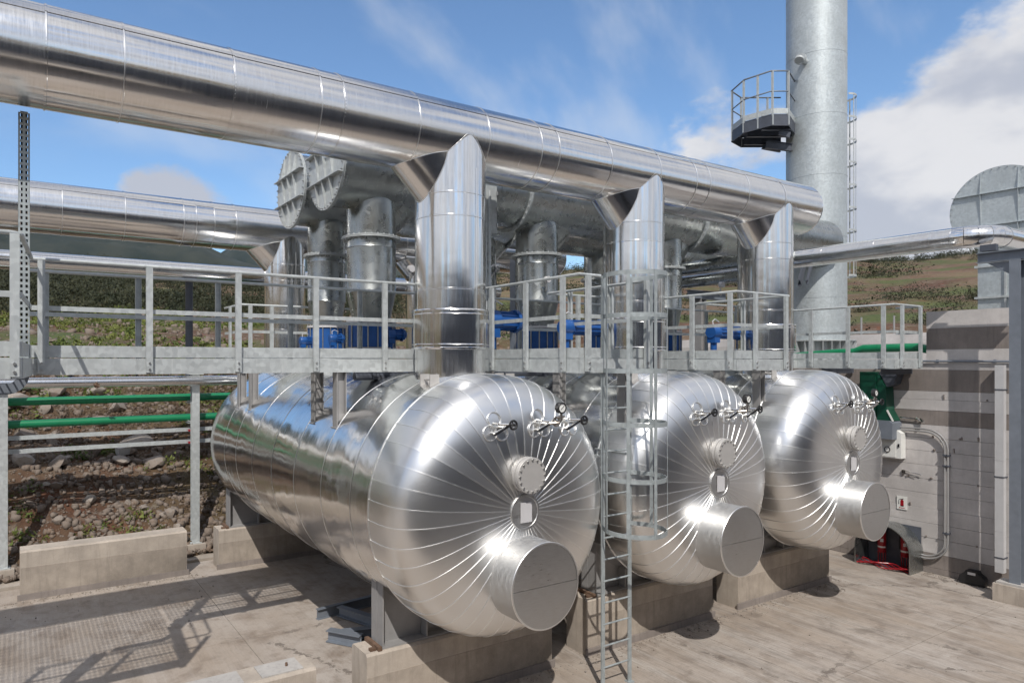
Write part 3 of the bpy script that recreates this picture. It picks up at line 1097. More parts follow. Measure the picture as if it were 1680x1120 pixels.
def make_tank(X0):
    t = thing('pressure_vessel', TLAB[0], 'tank', (X0, 11.2, 0.85), 'aluminium-clad tanks in a row')
    Ax = Vector((X0, 0, VZ))
    seams = [7.24, 7.82, 8.78, 9.86, 10.92, 12.0, 13.05, 13.9, 14.75]
    R_ = random.Random(5)
    for i in range(len(seams) - 1):
        b = spiral_ring(seams[i], seams[i + 1], VR - 0.004 + R_.uniform(-.0006, .0006), math.radians(232 + R_.uniform(-3, 3)))
        b.v = [(p[0] + X0, p[1], p[2] + VZ) for p in b.v]
        sp_ = b.build('shell_panel', 'alu_y', t, 30)
        b = MB(); b.lathe([(seams[i] - .008, VR - .002), (seams[i] - .006, VR + .007), (seams[i] + .001, VR + .007), (seams[i] + .003, VR - .002)], Ax, 'Y', 112)
        b.build('seam_bead', 'seam', sp_, 30)
    b = MB()
    pr = [(14.74, VR - .001)]
    for i in range(15):
        q = PI / 2 * (1 - i / 14)
        pr.append((14.78 + HD * math.cos(q) ** (2 / HN), max(0.001, (VR - .002) * math.sin(q) ** (2 / HN))))
    b.lathe(pr, Ax, 'Y', 96)
    b.build('rear_head', 'alu_y', t, 40)
    for k in range(NG):
        inst('head_panel', gore, t, Ax - Vector((X0, 11.2, 0.85)), (0, da * (k + 0.15), 0))
    b = MB(); b.lathe([(7.262, VR), (7.262, VR + .021), (7.285, VR + .021), (7.287, VR)], Ax, 'Y', 112)
    b.build('rim_band', 'seam', t, 30)
    # hub with nameplate
    b = MB(); b.lathe([(6.345, 0.001), (6.345, 0.185), (6.338, 0.19), (6.338, 0.215), (6.40, 0.225)], Ax, 'Y', 40)
    hub = b.build('hub_disc', 'alu_cap', t, 30)
    b = MB(); b.bx(X0 - .085, 6.325, VZ - .12, X0 + .085, 6.334, VZ + .12)
    b.build('nameplate', 'plate', hub)
    # blind flange above the hub
    c = Vector((X0, 0, 3.135))
    b = MB(); b.lathe([(6.75, 0.27), (6.50, 0.275), (6.47, 0.265), (6.46, 0.20)], c, 'Y', 40)
    col = b.build('nozzle_collar', 'alu_cap', t, 30)
    b = MB(); b.lathe([(6.6, 0.195), (6.36, 0.195), (6.33, 0.2), (6.325, 0.218), (6.285, 0.218), (6.285, 0.205), (6.275, 0.205), (6.275, 0.218), (6.225, 0.218), (6.22, 0.212), (6.22, 0.001)], c, 'Y', 48)
    fl = b.build('blind_flange', 'flange', t, 30)
    for k in range(16):
        q = 2 * PI * k / 16
        b = MB(); p = c + Vector((.19 * math.sin(q), 0, .19 * math.cos(q)))
        b.cyl(p + Vector((0, 6.20, 0)), p + Vector((0, 6.335, 0)), .012, 6)
        b.build('bolt', 'bolt', fl)
    # insulated manway box below the hub
    c = Vector((X0 + .0, 0, 1.895))
    b = MB(); b.lathe([(7.0, 0.52), (6.72, 0.505), (6.70, 0.497), (6.02, 0.497), (5.985, 0.503)], c, 'Y', 72)
    mw = b.build('manway_box', 'alu_cap2', t, 30)
    b = MB(); b.lathe([(5.985, 0.503), (5.975, 0.508), (5.968, 0.503), (5.968, 0.486)], c, 'Y', 72)
    b.build('rim', 'seam', mw, 30)
    for s0, s1, nm in ((0, PI, 0), (PI, 2 * PI, 1)):
        pl = [(X0 + .49 * math.cos(s0 + PI * i / 30), c.z + .49 * math.sin(s0 + PI * i / 30) + (.002 if nm == 0 else -.002)) for i in range(31)]
        b = MB(); b.prism(pl, 'Y', 5.974 - .003 * nm, 6.0)
        b.build('cover_half', 'alu_cap', mw, 30)
    # three drain valves and the gauge
    VS = .82
    for vi, (dx, dzv) in enumerate(((-.40, 1.03), (.26, 1.04), (.78, 1.03))):
        ys = head_y(dx, dzv)
        P0 = Vector((X0 + dx, ys, VZ + dzv))
        b = MB()
        b.path([P0 + Vector((-.07, .05, -.07)), P0 + Vector((-.07, -.10, -.07)), P0 + Vector((.07, -.12, .01)), P0 + Vector((.07, .05, .01))], .022, 8)
        b.beam(P0 + Vector((-.10, -.10, -.09)), P0 + Vector((.11, -.16, .035)), .05, .035)
        b.cyl(P0 + Vector((-.02, .05, .07)), P0 + Vector((-.02, -.11, .06)), .016, 8)
        b.cyl(P0 + Vector((-.02, -.11, .06)), P0 + Vector((.11, -.17, .055)), .02, 8)
        b.v = [tuple(P0 + (Vector(p) - P0) * VS) for p in b.v]
        vb = b.build('drain_valve', 'chrome', t, 40)
        for (ox, oz) in ((0, .095), (-.082, -.062), (.082, -.062)):
            yy = head_y(dx + ox, dzv + oz)
            pts = [(P0.x + ox + .088 * math.cos(q), head_y(dx + ox + .088 * math.cos(q), dzv + oz + .088 * math.sin(q)) - .012, P0.z + oz + .088 * math.sin(q)) for q in [2 * PI * i / 28 for i in range(28)]]
            b = MB(); b.path(pts, .0085, 6, closed=True)
            b.build('collar_ring', 'seam', vb, 60)
        wc = P0 + Vector((.135, -.17, .04))
        b = MB()
        ax = Vector((-.05, -1, .05)).normalized(); u = ax.orthogonal().normalized(); w = ax.cross(u)
        b.path([wc + u * (.05 * math.cos(q)) + w * (.05 * math.sin(q)) for q in [2 * PI * i / 24 for i in range(24)]], .013, 7, closed=True)
        for k in range(3):
            q = 2 * PI * k / 3
            b.cyl(wc - ax * .005, wc + (u * math.cos(q) + w * math.sin(q)) * .047, .008, 6)
        b.cyl(wc - ax * .09, wc + ax * .025, .015, 8)
        b.build('handwheel', 'black' if vi != 1 else 'bronze', vb, 50)
    ys = head_y(.42, 1.14)
    g0 = Vector((X0 + .42, ys - .26, VZ + 1.13))
    b = MB()
    b.path([Vector((X0 + .30, ys - .18, VZ + 1.06)), Vector((X0 + .40, ys - .25, VZ + 1.07)), g0 + Vector((0, .0, -.03)), g0 + Vector((0, 0, .05))], .018, 8)
    b.cyl(g0 + Vector((-.055, 0, .01)), g0 + Vector((.055, 0, .01)), .014, 8)
    pg = b.build('pressure_gauge', 'bronze', t, 40)
    gc = g0 + Vector((0, -.0, .12))
    b = MB(); b.lathe([(.04, .001), (.04, .066), (-.022, .07), (-.03, .062), (-.03, .054), (-.018, .052)], gc, 'Y', 28)
    b.build('gauge_case', 'black', pg, 30)
    b = MB(); b.lathe([(-.019, .053), (-.02, .001)], gc, 'Y', 24)
    b.build('dial', 'dial', pg, 30)
    b = MB(); b.beam(gc + Vector((-.022, -.024, -.02)), gc + Vector((.03, -.024, .028)), .002, .006, (0, 1, 0))
    b.build('needle', 'black', pg)
    # lifting lugs on the shoulder
    for lx in (-.62, .62):
        b = MB()
        zt = VZ + math.sqrt(VR ** 2 - lx ** 2)
        for yy in (7.42, 7.66):
            b.prism([(X0 + lx - .07, zt - .1), (X0 + lx + .07, zt - .1), (X0 + lx + .07, zt + .13), (X0 + lx - .07, zt + .13)], 'Y', yy, yy + .018)
        b.cyl((X0 + lx, 7.43, zt + .06), (X0 + lx, 7.67, zt + .06), .02, 10)
        b.build('lifting_lug', 'flange', t)
    # saddles
    for yc in (7.77, 15.02):
        b = MB()
        b.bx(X0 - 1.30, yc - .17, .85, X0 + 1.30, yc + .17, .872)
        sd = b.build('saddle', 'saddle', t)
        def zc(x):
            return VZ - math.sqrt(VR ** 2 - (x - X0) ** 2)
        xs = [X0 - 1.27 + 2.54 * i / 24 for i in range(25)]
        pol = [(xs[0], .872)] + [(x, zc(x) + .03) for x in xs] + [(xs[-1], .872)]
        b = MB(); b.prism(pol, 'Y', yc - .01, yc + .01)
        b.build('web_plate', 'saddle', sd)
        for x in (-1.27, -.62, 0, .62, 1.27):
            b = MB(); b.bx(X0 + x - .008, yc - .16, .8725, X0 + x + .008, yc - .0105, zc(X0 + x) + .02)
            b.bx(X0 + x - .008, yc + .0105, .8725, X0 + x + .008, yc + .16, zc(X0 + x) + .02)
            b.build('stiffener', 'saddle', sd)
        b = MB(); b.bx(X0 - 1.36, yc - .2, .851, X0 - 1.305, yc + .2, .90); b.bx(X0 - 1.45, yc - .16, .852, X0 - 1.37, yc - .1, .885)
        b.build('slide_plate', 'rust', sd)
    return t


M['alu_cap2'] = mat_alu('aluminium_manway_wrap', (1.0, 7.0, 1.0), 0.48, 0.10, 0.64)
tank = make_tank(VX[0])
for i in (1, 2):
    c = copy_tree(tank)
    c.location = (VX[i], 11.2, 0.85)
    c['label'] = TLAB[i]

# ------------------------------------------------------------------ aluminium-clad header pipes and risers
def ring_x(b, x0, x1, c, r, qseam, seg=80, lap=0.006, bead=0.0075):
    prof = [(x0 - 0.01, 0), (x0 - 0.01, bead), (x0 + 0.010, bead), (x0 + 0.014, 0.0), (x1 + 0.008, 0.0)]
    vs, fs = [], []
    n = seg + 1
    for (t, dr) in prof:
        for i in range(n):
            q = qseam + 2 * PI * i / seg
            rr = r + dr + lap * (1 - i / seg)
            vs.append((t, c[1] - rr * math.cos(q), c[2] + rr * math.sin(q)))
    for j in range(len(prof) - 1):
        for i in range(seg):
            fs.append((j * n + i, j * n + i + 1, (j + 1) * n + i + 1, (j + 1) * n + i))
    for j in range(len(prof) - 1):
        fs.append((j * n, (j + 1) * n, (j + 1) * n + seg, j * n + seg))
    return b.add(vs, fs)


def ring_z(z0, z1, c, r, seg=64, bead=0.007, qs=0.0):
    b = MB()
    return b.lathe([(z0, r), (z1 - .014, r), (z1 - .008, r + bead), (z1 + .006, r + bead), (z1 + .012, r - .003)], (c[0], c[1], 0), 'Z', seg)


def shoe(t, x, yc, zc, r, rr, sgn, ymax, leg, mat, seams):
    """gusset between a riser and the pipe above it: generators at 45 degrees"""
    n = 28
    H, R2 = [], []
    for i in range(n + 1):
        y = -ymax + 2 * ymax * i / n
        c = leg * (1 - (y / ymax) ** 2) ** .62
        sh = math.sqrt(max(r * r - y * y, 0)); sr = math.sqrt(max(rr * rr - y * y, 0))
        H.append((x + sgn * (sr + c), yc + y * 1.004, zc - sh + .001))
        R2.append((x + sgn * (sr - .001), yc + y * 1.004, zc - sh - c))
    b = MB(); b.add(H + R2, [(i, i + 1, n + 2 + i, n + 1 + i) for i in range(n)])
    b.build('branch_shoe', mat, t, 60)
    if seams:
        for pts in (H, R2):
            b = MB(); b.path(pts, .0055, 6); b.build('folded_seam', 'seam', t, 60)


def header(label, yc, zc, r, seams, risers, rr, levels, sleeve):
    t = thing('header_pipe', label, 'pipe', (risers[0], yc, zc - r), None)
    R_ = random.Random(int(yc * 10))
    for i in range(len(seams) - 1):
        b = MB()
        ring_x(b, seams[i], seams[i + 1], (0, yc, zc), r + R_.uniform(-.0015, .0015), math.radians(36 + R_.uniform(-2.5, 2.5)))
        cs = b.build('cladding_sheet', 'alu_x', t, 30)
        b = MB(); b.lathe([(seams[i] - .006, r), (seams[i] - .005, r + .0095), (seams[i] + .004, r + .0095), (seams[i] + .005, r)], (0, yc, zc), 'X', 80)
        b.build('seam_bead', 'seam', cs, 30)
    b = MB(); b.lathe([(seams[-1] - .01, r), (seams[-1] + .005, r + .008), (seams[-1] + .02, r), (seams[-1] + .022, .001)], (0, yc, zc), 'X', 80)
    b.build('end_cap', 'alu_x', t, 30)
    for x in risers:
        lv = levels
        for i in range(len(lv) - 1):
            ra = rr + (sleeve[2] if abs(lv[i] - sleeve[0]) < .01 else 0)
            if ra > rr:
                b = MB(); b.lathe([(lv[i] - .01, rr - .01), (lv[i] - .01, ra + .004), (lv[i] + .012, ra + .006), (lv[i] + .02, ra), (lv[i] + .05, ra), (lv[i] + .058, ra + .005), (lv[i] + .066, ra), (lv[i + 1] - .066, ra), (lv[i + 1] - .058, ra + .005), (lv[i + 1] - .05, ra), (lv[i + 1] - .014, ra), (lv[i + 1] - .006, ra + .006), (lv[i + 1] + .008, ra), (lv[i + 1] + .01, rr - .01)], (x, yc, 0), 'Z', 64)
                b.build('riser_sleeve', 'alu_z', t, 30)
            else:
                ring_z(lv[i], lv[i + 1], (x, yc), ra).build('riser_sheet', 'alu_z', t, 30)
        b = MB(); b.lathe([(lv[-1], rr), (zc, rr)], (x, yc, 0), 'Z', 64)
        b.build('riser_sheet', 'alu_z', t, 30)
        # 45 degree folded shoe on the left, dying out where riser and header meet
        shoe(t, x, yc, zc, r, rr, -1, .40, .43, 'alu_z', True)
        b = MB()
        b.path([(x + px * 1.004, yc + py * 1.004, zc - abs(px) - .004) for px, py in [(rr * math.sin(q), -rr * math.cos(q)) for q in [-.62 + (PI / 2 + .62) * i / 20 for i in range(21)]]], .005, 6)
        b.build('folded_seam', 'seam', t, 60)
        b = MB(); b.path([(x + .1, yc - rr - .002, lv[0]), (x + .1, yc - rr - .002, zc - .5)], .003, 5)
        b.build('vertical_seam', 'seam', t)
    return t


H1 = [-8, -6.9, -5.8, -4.7, -3.5, -2.3, -1.1, .23, .93, 2.06, 3.09, 3.39, 4.45, 5.56, 6.5, 6.84, 7.92, 9.05, 9.96, 10.32, 11.44, 12.58, 13.85]
header('large bright header pipe crossing the whole picture above the three tanks', 8.0, 7.62, .505, H1, VX, .5,
       [4.0, 4.67, 5.2, 5.48, 6.47, 6.78], (4.67, 5.2, .045))
H2 = [-8, -5.9, -4.8, -3.7, -2.6, -1.5, -.4, .71, 1.81, 2.92, 3.17, 3.54, 4.0, 5.8, 7.0, 8.2, 9.4, 10.6, 11.8, 13.4]
header('second bright header pipe behind, below the cumulus cloud at left', 14.94, 7.44, .49, H2, VX, .465,
       [4.0, 5.2, 6.29, 6.66], (9.9, 9.9, 0))

b = MB()
for i, x0 in enumerate([-8, -5.2, -3.0, -.8, 1.2, 3.0, 4.6, 7.2, 9.8]):
    x1 = [-8, -5.2, -3.0, -.8, 1.2, 3.0, 4.6, 7.2, 9.8, 12.5][i + 1]
    ring_x(b, x0, x1, (0, 16.5, 6.6), .2, .6, 40)
o = b.build('service_pipe', 'alu_x')
tag(o, 'slimmer silver pipe passing behind the left railing, above the scrub', 'pipe')
b = MB()
b.cyl((3.44, 16.5, 4.0), (3.44, 16.5, 6.40), .085, 20); b.bx(3.28, 16.34, 6.38, 3.60, 16.66, 6.41)
o = b.build('round_post', 'steel_dark'); tag(o, 'dark round steel post holding the slim silver pipe', 'post')

# ------------------------------------------------------------------ galvanised ducts
def ribbed_plate(t, x, yc, zc, r, hz, vy, facing=-1, mat='galv', depth=.09):
    b = MB(); b.lathe([(0, .001), (0, r), (facing * -.02, r), (facing * -.02, .001)], (x, yc, zc), 'X', 64)
    pl = b.build('end_plate', mat, t, 30)
    b = MB()
    for z in hz:
        h = math.sqrt(max(r * r - z * z, 0)) + .02
        b.beam((x + facing * depth / 2, yc - h, zc + z), (x + facing * depth / 2, yc + h, zc + z), .012, depth, (1, 0, 0))
    b.build('rib', mat, pl)
    edges = sorted(hz)
    zz = [-r] + edges + [r]
    for y in vy:
        h = math.sqrt(max(r * r - y * y, 0)) - .02
        for i in range(len(zz) - 1):
            z0, z1 = max(zz[i], -h), min(zz[i + 1], h)
            if z1 - z0 < .08:
                continue
            b = MB()
            lo, hi = (.012, depth * .9) if i < len(zz) - 2 else (depth * .9, .012)
            b.prism([(x, zc + z0 + .008), (x, zc + z1 - .008), (x + facing * hi, zc + z1 - .008), (x + facing * lo, zc + z0 + .008)], 'Y', yc + y - .005, yc + y + .005)
            b.build('gusset', mat, pl)
    b = MB()
    n = 40
    for k in range(n):
        q = 2 * PI * k / n
        p = Vector((x, yc + (r - .03) * math.cos(q), zc + (r - .03) * math.sin(q)))
        b.cyl(p + Vector((.05, 0, 0)), p + Vector((-.03, 0, 0)), .011, 6)
    stuff(b.build('bolt_ring', 'bolt', pl))
    return pl


def flange_x(b, x, yc, zc, r0, r1, n=36):
    b.lathe([(x - .02, r0), (x - .02, r1), (x - .003, r1), (x - .003, r0)], (0, yc, zc), 'X', 64)
    b.lathe([(x + .003, r0), (x + .003, r1), (x + .02, r1), (x + .02, r0)], (0, yc, zc), 'X', 64)
    for k in range(n):
        q = 2 * PI * k / n
        p = Vector((x, yc + (r1 - .028) * math.cos(q), zc + (r1 - .028) * math.sin(q)))
        b.cyl(p + Vector((-.045, 0, 0)), p + Vector((.045, 0, 0)), .011, 6)


def duct(label, yc, zc, r, x0, x1, drops, rd, zfl, flx):
    t = thing('galvanised_duct', label, 'duct', (x0, yc, zc - r), 'galvanised vapour ducts')
    ribbed_plate(t, x0, yc, zc, r + .075, (-.26, .25), (-.3, -.0, .3))
    ed = [x0] + flx + [x1]
    for i in range(len(ed) - 1):
        b = MB(); b.lathe([(ed[i], r), (ed[i] + (ed[i + 1] - ed[i]) * .5 - .004, r), (ed[i] + (ed[i + 1] - ed[i]) * .5, r + .005), (ed[i] + (ed[i + 1] - ed[i]) * .5 + .004, r), (ed[i + 1], r)], (0, yc, zc), 'X', 72)
        b.build('duct_shell', 'galv_duct', t, 30)
    for x in flx + [x0 + .03]:
        b = MB(); flange_x(b, x, yc, zc, r - .01, r + .07); b.build('bolted_flange', 'galv', t, 30)
    for x in drops:
        b = MB(); b.lathe([(zfl + .012, rd), (zc - .2, rd)], (x, yc, 0), 'Z', 56)
        b.build('drop_pipe', 'galv_duct', t, 30)
        shoe(t, x, yc, zc, r, rd, 1, rd * .85, .42, 'galv_duct', False)
        b = MB()
        b.lathe([(zfl - .03, rd), (zfl - .03, rd + .085), (zfl - .012, rd + .085), (zfl - .012, rd)], (x, yc, 0), 'Z', 56)
        b.lathe([(zfl - .006, rd), (zfl - .006, rd + .085), (zfl + .012, rd + .085), (zfl + .012, rd)], (x, yc, 0), 'Z', 56)
        for k in range(28):
            q = 2 * PI * k / 28
            b.cyl((x + (rd + .05) * math.cos(q), yc + (rd + .05) * math.sin(q), zfl - .055), (x + (rd + .05) * math.cos(q), yc + (rd + .05) * math.sin(q), zfl + .035), .011, 6)
        b.build('drop_flange', 'galv', t, 30)
        b = MB(); b.lathe([(5.20, rd * .78), (5.66, rd), (5.67, rd + .008), (5.69, rd), (6.42, rd), (6.43, rd + .006), (6.45, rd), (zfl - .03, rd)], (x, yc, 0), 'Z', 56)
        b.build('reducer', 'galv_duct', t, 30)
        b = MB(); b.lathe([(4.1, rd * .76), (4.68, rd * .78)], (x, yc, 0), 'Z', 48)
        b.build('outlet_stub', 'galv', t, 30)
    return t


duct('nearer fat galvanised duct with ribbed blind plate, hung under the header', 10.5, 7.76, .665, 4.38, 19.2, VX, .425, 6.61, [8.25, 13.4])
duct('farther fat galvanised duct with ribbed blind plate at its left end', 12.48, 7.80, .67, 4.48, 17.4, VX, .375, 6.57, [9.6, 14.2])


def butterfly(x, y, r, label):
    t = thing('butterfly_valve', label, 'valve', (x, y, 4.68), 'blue butterfly valves under the ducts')
    b = MB(); b.lathe([(4.69, r * .6), (4.69, r + .10), (4.73, r + .10), (4.73, r * .9)], (x, y, 0), 'Z', 48); b.build('flange', 'plate', t, 30)
    b = MB(); b.lathe([(5.15, r * .6), (5.15, r + .10), (5.19, r + .10), (5.19, r * .6)], (x, y, 0), 'Z', 48); b.build('flange', 'plate', t, 30)
    b = MB(); b.lathe([(4.74, r * .9), (4.74, r + .075), (5.14, r + .075), (5.14, r * .9)], (x, y, 0), 'Z', 48); b.build('body', 'blue', t, 30)
    for k in range(16):
        q = 2 * PI * (k + .5) / 16
        p = (x + (r + .088) * math.cos(q), y + (r + .088) * math.sin(q))
        b = MB(); b.cyl((*p, 4.66), (*p, 5.22), .012, 6); b.build('stud', 'bolt', t)
    return t


vl = [('blue butterfly valve on the nearest tank, under the nearer duct', 'blue butterfly valve on the nearest tank, under the farther duct'),
      ('blue butterfly valve on the middle tank, under the nearer duct', 'blue butterfly valve on the middle tank, under the farther duct'),
      ('blue butterfly valve on the farthest tank, under the nearer duct', 'blue butterfly valve on the farthest tank, under the farther duct')]
for x, ls in zip(VX, vl):
    butterfly(x, 10.5, .33, ls[0])
    butterfly(x, 12.48, .29, ls[1])


def actuator(x, y, z, L, label, d=1, s=1.0):
    """electric valve drive lying along X: gear case, motor, end cover, hand crank"""
    t = thing('valve_actuator', label, 'valve motor', (x, y, z - .2), 'blue electric valve drives')
    def P(a, b_=0, c=0):
        return Vector((x + d * a * s, y + b_ * s, z + c * s))
    b = MB()
    b.lathe([(0, .001), (0, .13 * s), (.04 * s, .15 * s), (.20 * s, .15 * s), (.22 * s, .12 * s), (.22 * s, .001)], P(0), (d, 0, 0), 28)
    b.bx(*(P(.02, -.10, -.24) if d > 0 else P(.2, -.10, -.24)), *(P(.2, .10, -.02) if d > 0 else P(.02, .10, -.02)))
    b.build('gear_case', 'blue', t, 35)
    b = MB()
    e = L
    b.lathe([(.22 * s, .10 * s), (.22 * s, .125 * s), (e - .14 * s, .125 * s), (e - .14 * s, .10 * s)], P(0), (d, 0, 0), 28)
    for k in range(12):
        q = 2 * PI * k / 12
        b.beam(P(.24, .13 * math.cos(q), .13 * math.sin(q)), P(e / s - .15, .13 * math.cos(q), .13 * math.sin(q)), .012, .03, (0, math.cos(q), math.sin(q)))
    b.build('motor', 'blue', t, 35)
    b = MB()
    b.lathe([(e - .14 * s, .001), (e - .14 * s, .165 * s), (e - .10 * s, .17 * s), (e - .08 * s, .15 * s), (e - .02 * s, .13 * s), (e, .08 * s), (e, .001)], P(0), (d, 0, 0), 28)
    for k in range(8):
        q = 2 * PI * k / 8
        b.cyl(P(e / s - .155, .15 * math.cos(q), .15 * math.sin(q)), P(e / s - .085, .15 * math.cos(q), .15 * math.sin(q)), .018, 8)
    b.build('end_cover', 'blue', t, 35)
    b = MB()
    b.path([P(.1, 0, .15), P(.1, .02, .25), P(.2, .03, .3), P(.34, .03, .24)], .012 * s, 8)
    b.build('cable_gland', 'plate', t, 40)
    b = MB(); b.cyl(P(.11, 0, -.22), P(.11, 0, -.40), .07 * s, 16); b.build('spindle_housing', 'blue', t, 35)
    return t


actuator(6.78, 9.3, 5.19, .78, 'large blue valve motor beside the first tall riser, round cover facing right', 1, 1.2)
actuator(7.55, 8.25, 5.05, .95, 'blue valve motor left of the second riser, seen through the caged ladder', 1, .85)
actuator(11.28, 8.2, 5.05, .95, 'blue valve motor left of the third riser, behind railing posts', 1, .85)
actuator(5.35, 10.15, 4.95, .36, 'blue valve motor just left of the first riser, behind the toe board', 1, .62)
actuator(4.55, 12.15, 4.88, .3, 'small blue valve motor at far left of the row, behind the walkway rail', 1, .52)
actuator(4.98, 11.75, 4.92, .3, 'small blue valve motor between the two ducts of the nearest tank', 1, .55)

# ------------------------------------------------------------------ chimney
CX, CY, CR = 19.72, 10.86, .77
t = thing('chimney', 'tall cylindrical galvanised chimney rising out of frame behind the third riser', 'chimney', (CX, CY, 4.42))
zs = [5.07, 6.29, 8.01, 9.73, 11.44, 13.17, 14.9, 16.6, 18.3]
for i in range(len(zs) - 1):
    b = MB(); b.lathe([(zs[i], CR), (zs[i + 1] - .022, CR)], (CX, CY, 0), 'Z', 96); b.lathe([(zs[i + 1] - .022, CR), (zs[i + 1] - .02, CR + .005), (zs[i + 1] - .002, CR + .005), (zs[i + 1], CR)], (CX, CY, 0), 'Z', 96)
    b.build('shell_course', 'galv_chim', t, 30)
b = MB(); b.lathe([(4.43, .98), (4.43, 1.02), (4.47, 1.02), (4.47, CR), (5.06, CR), (5.06, 1.0), (5.09, 1.0), (5.09, CR)], (CX, CY, 0), 'Z', 96)
bs = b.build('base_ring', 'galv', t, 30)
for k in range(28):
    q = 2 * PI * k / 28
    b = MB(); b.beam((CX + .88 * math.cos(q), CY + .88 * math.sin(q), 4.475), (CX + .88 * math.cos(q), CY + .88 * math.sin(q), 5.055), .012, .22, (math.cos(q), math.sin(q), 0))
    b.build('gusset', 'galv', bs)
# stack platform: a trapezoid deck reaching left of the shell
lf = Vector((-.8556, .5176, 0)); nr = Vector((-.5176, -.8556, 0))      # to the left, towards the viewer
def sp(a, c, z):
    return Vector((CX, CY, z)) + lf * a + nr * c
deck = [(.74, .22), (1.28, .9), (1.75, .9), (2.22, .3), (2.22, -.5), (1.7, -1.0), (.5, -1.0)]
b = MB(); b.prism([(sp(a, c, 0).x, sp(a, c, 0).y) for a, c in deck], 'Z', 11.27, 11.30)
pf = b.build('stack_platform', 'steel_dark', t)
for i in range(len(deck) - 1):
    p, q = deck[i], deck[i + 1]
    b = MB(); b.beam(sp(*p, 11.12), sp(*q, 11.12), .02, .28); b.build('fascia_beam', 'steel_dark', pf)
    b = MB(); b.beam(sp(*p, 11.385), sp(*q, 11.385), .01, .15); b.build('toe_board', 'galv', pf)
for c, a0_, a1, z0 in ((.66, 1.1, 1.9, 10.82), (.1, .7, 2.05, 10.62), (-.6, .7, 1.8, 10.82)):
    b = MB(); b.hbeam(sp(a0_, c, 11.05), sp(a1, c, 11.05), .1, .24); b.hbeam(sp(a0_, c, z0), sp(max(a1 - .55, a0_ + .3), c, z0 + .1), .1, .22)
    b.build('bracket', 'steel_dark', pf)
posts = [(1.28, .9), (1.72, .9), (1.98, .6), (2.22, .28), (2.22, -.45), (1.7, -1.0), (.9, -1.0)]
for a, c in posts:
    b = MB(); b.beam(sp(a, c, 11.0), sp(a, c, 12.48), .055, .03, (1, 0, 0)); b.build('post', 'galv', pf)
for z, w in ((12.49, .022), (11.93, .018)):
    b = MB(); b.path([sp(a, c, z) for a, c in deck], w, 8); b.build('handrail', 'steel_blue', pf, 60)
# port and caged ladder
def cp2(r, q, z):
    return Vector((CX + r * math.cos(q), CY + r * math.sin(q), z))
b = MB(); q = math.radians(188)
qd = Vector((math.cos(q), math.sin(q), 0))
b.cyl(cp2(CR - .05, q, 12.92), cp2(CR + .3, q, 12.92), .085, 20); b.cyl(cp2(CR + .26, q, 12.92), cp2(CR + .32, q, 12.92), .15, 24); b.cyl(cp2(CR + .34, q, 12.90), cp2(CR + .38, q, 12.85), .12, 20)
b.build('test_port', 'galv', t, 35)
lq = math.radians(-6)
lc = cp2(CR + .18, lq, 0)
ld_ = Vector((math.cos(lq), math.sin(lq), 0)); ls_ = Vector((-ld_.y, ld_.x, 0))
b = MB()
for s in (-1, 1):
    b.beam(lc + ls_ * .22 * s + Vector((0, 0, 4.6)), lc + ls_ * .22 * s + Vector((0, 0, 12.3)), .012, .06, ld_)
lad = b.build('stack_ladder', 'steel_dark', t)
for k in range(26):
    b = MB(); z = 4.9 + .29 * k
    b.cyl(lc - ls_ * .22 + Vector((0, 0, z)), lc + ls_ * .22 + Vector((0, 0, z)), .011, 6); b.build('rung', 'galv', lad)
for k in range(9):
    b = MB(); z = 7.0 + .66 * k
    b.arcflat((lc.x + ld_.x * .22, lc.y + ld_.y * .22, z), .36, lq - 2.1, lq + 2.1, .055, .008, 24); b.build('hoop', 'galv', lad, 60)
for a in (-1.6, -.8, 0, .8, 1.6):
    b = MB(); p = lc + ld_ * .22 + Vector((math.cos(lq + a), math.sin(lq + a), 0)) * .355
    b.beam(p + Vector((0, 0, 6.95)), p + Vector((0, 0, 12.32)), .04, .006, (math.cos(lq + a), math.sin(lq + a), 0)); b.build('cage_strap', 'galv', lad)
# stay brace between chimney and duct
b = MB(); b.cbeam((17.2, 9.9, 6.5), (18.6, 10.3, 8.2), .08, .16); b.cbeam((17.2, 9.7, 6.5), (18.6, 10.1, 8.2), .05, .12, side=-1)
o = b.build('stay_brace', 'steel_dark'); tag(o, 'slanting dark channel brace in front of the chimney foot, above the small pipe', 'brace')

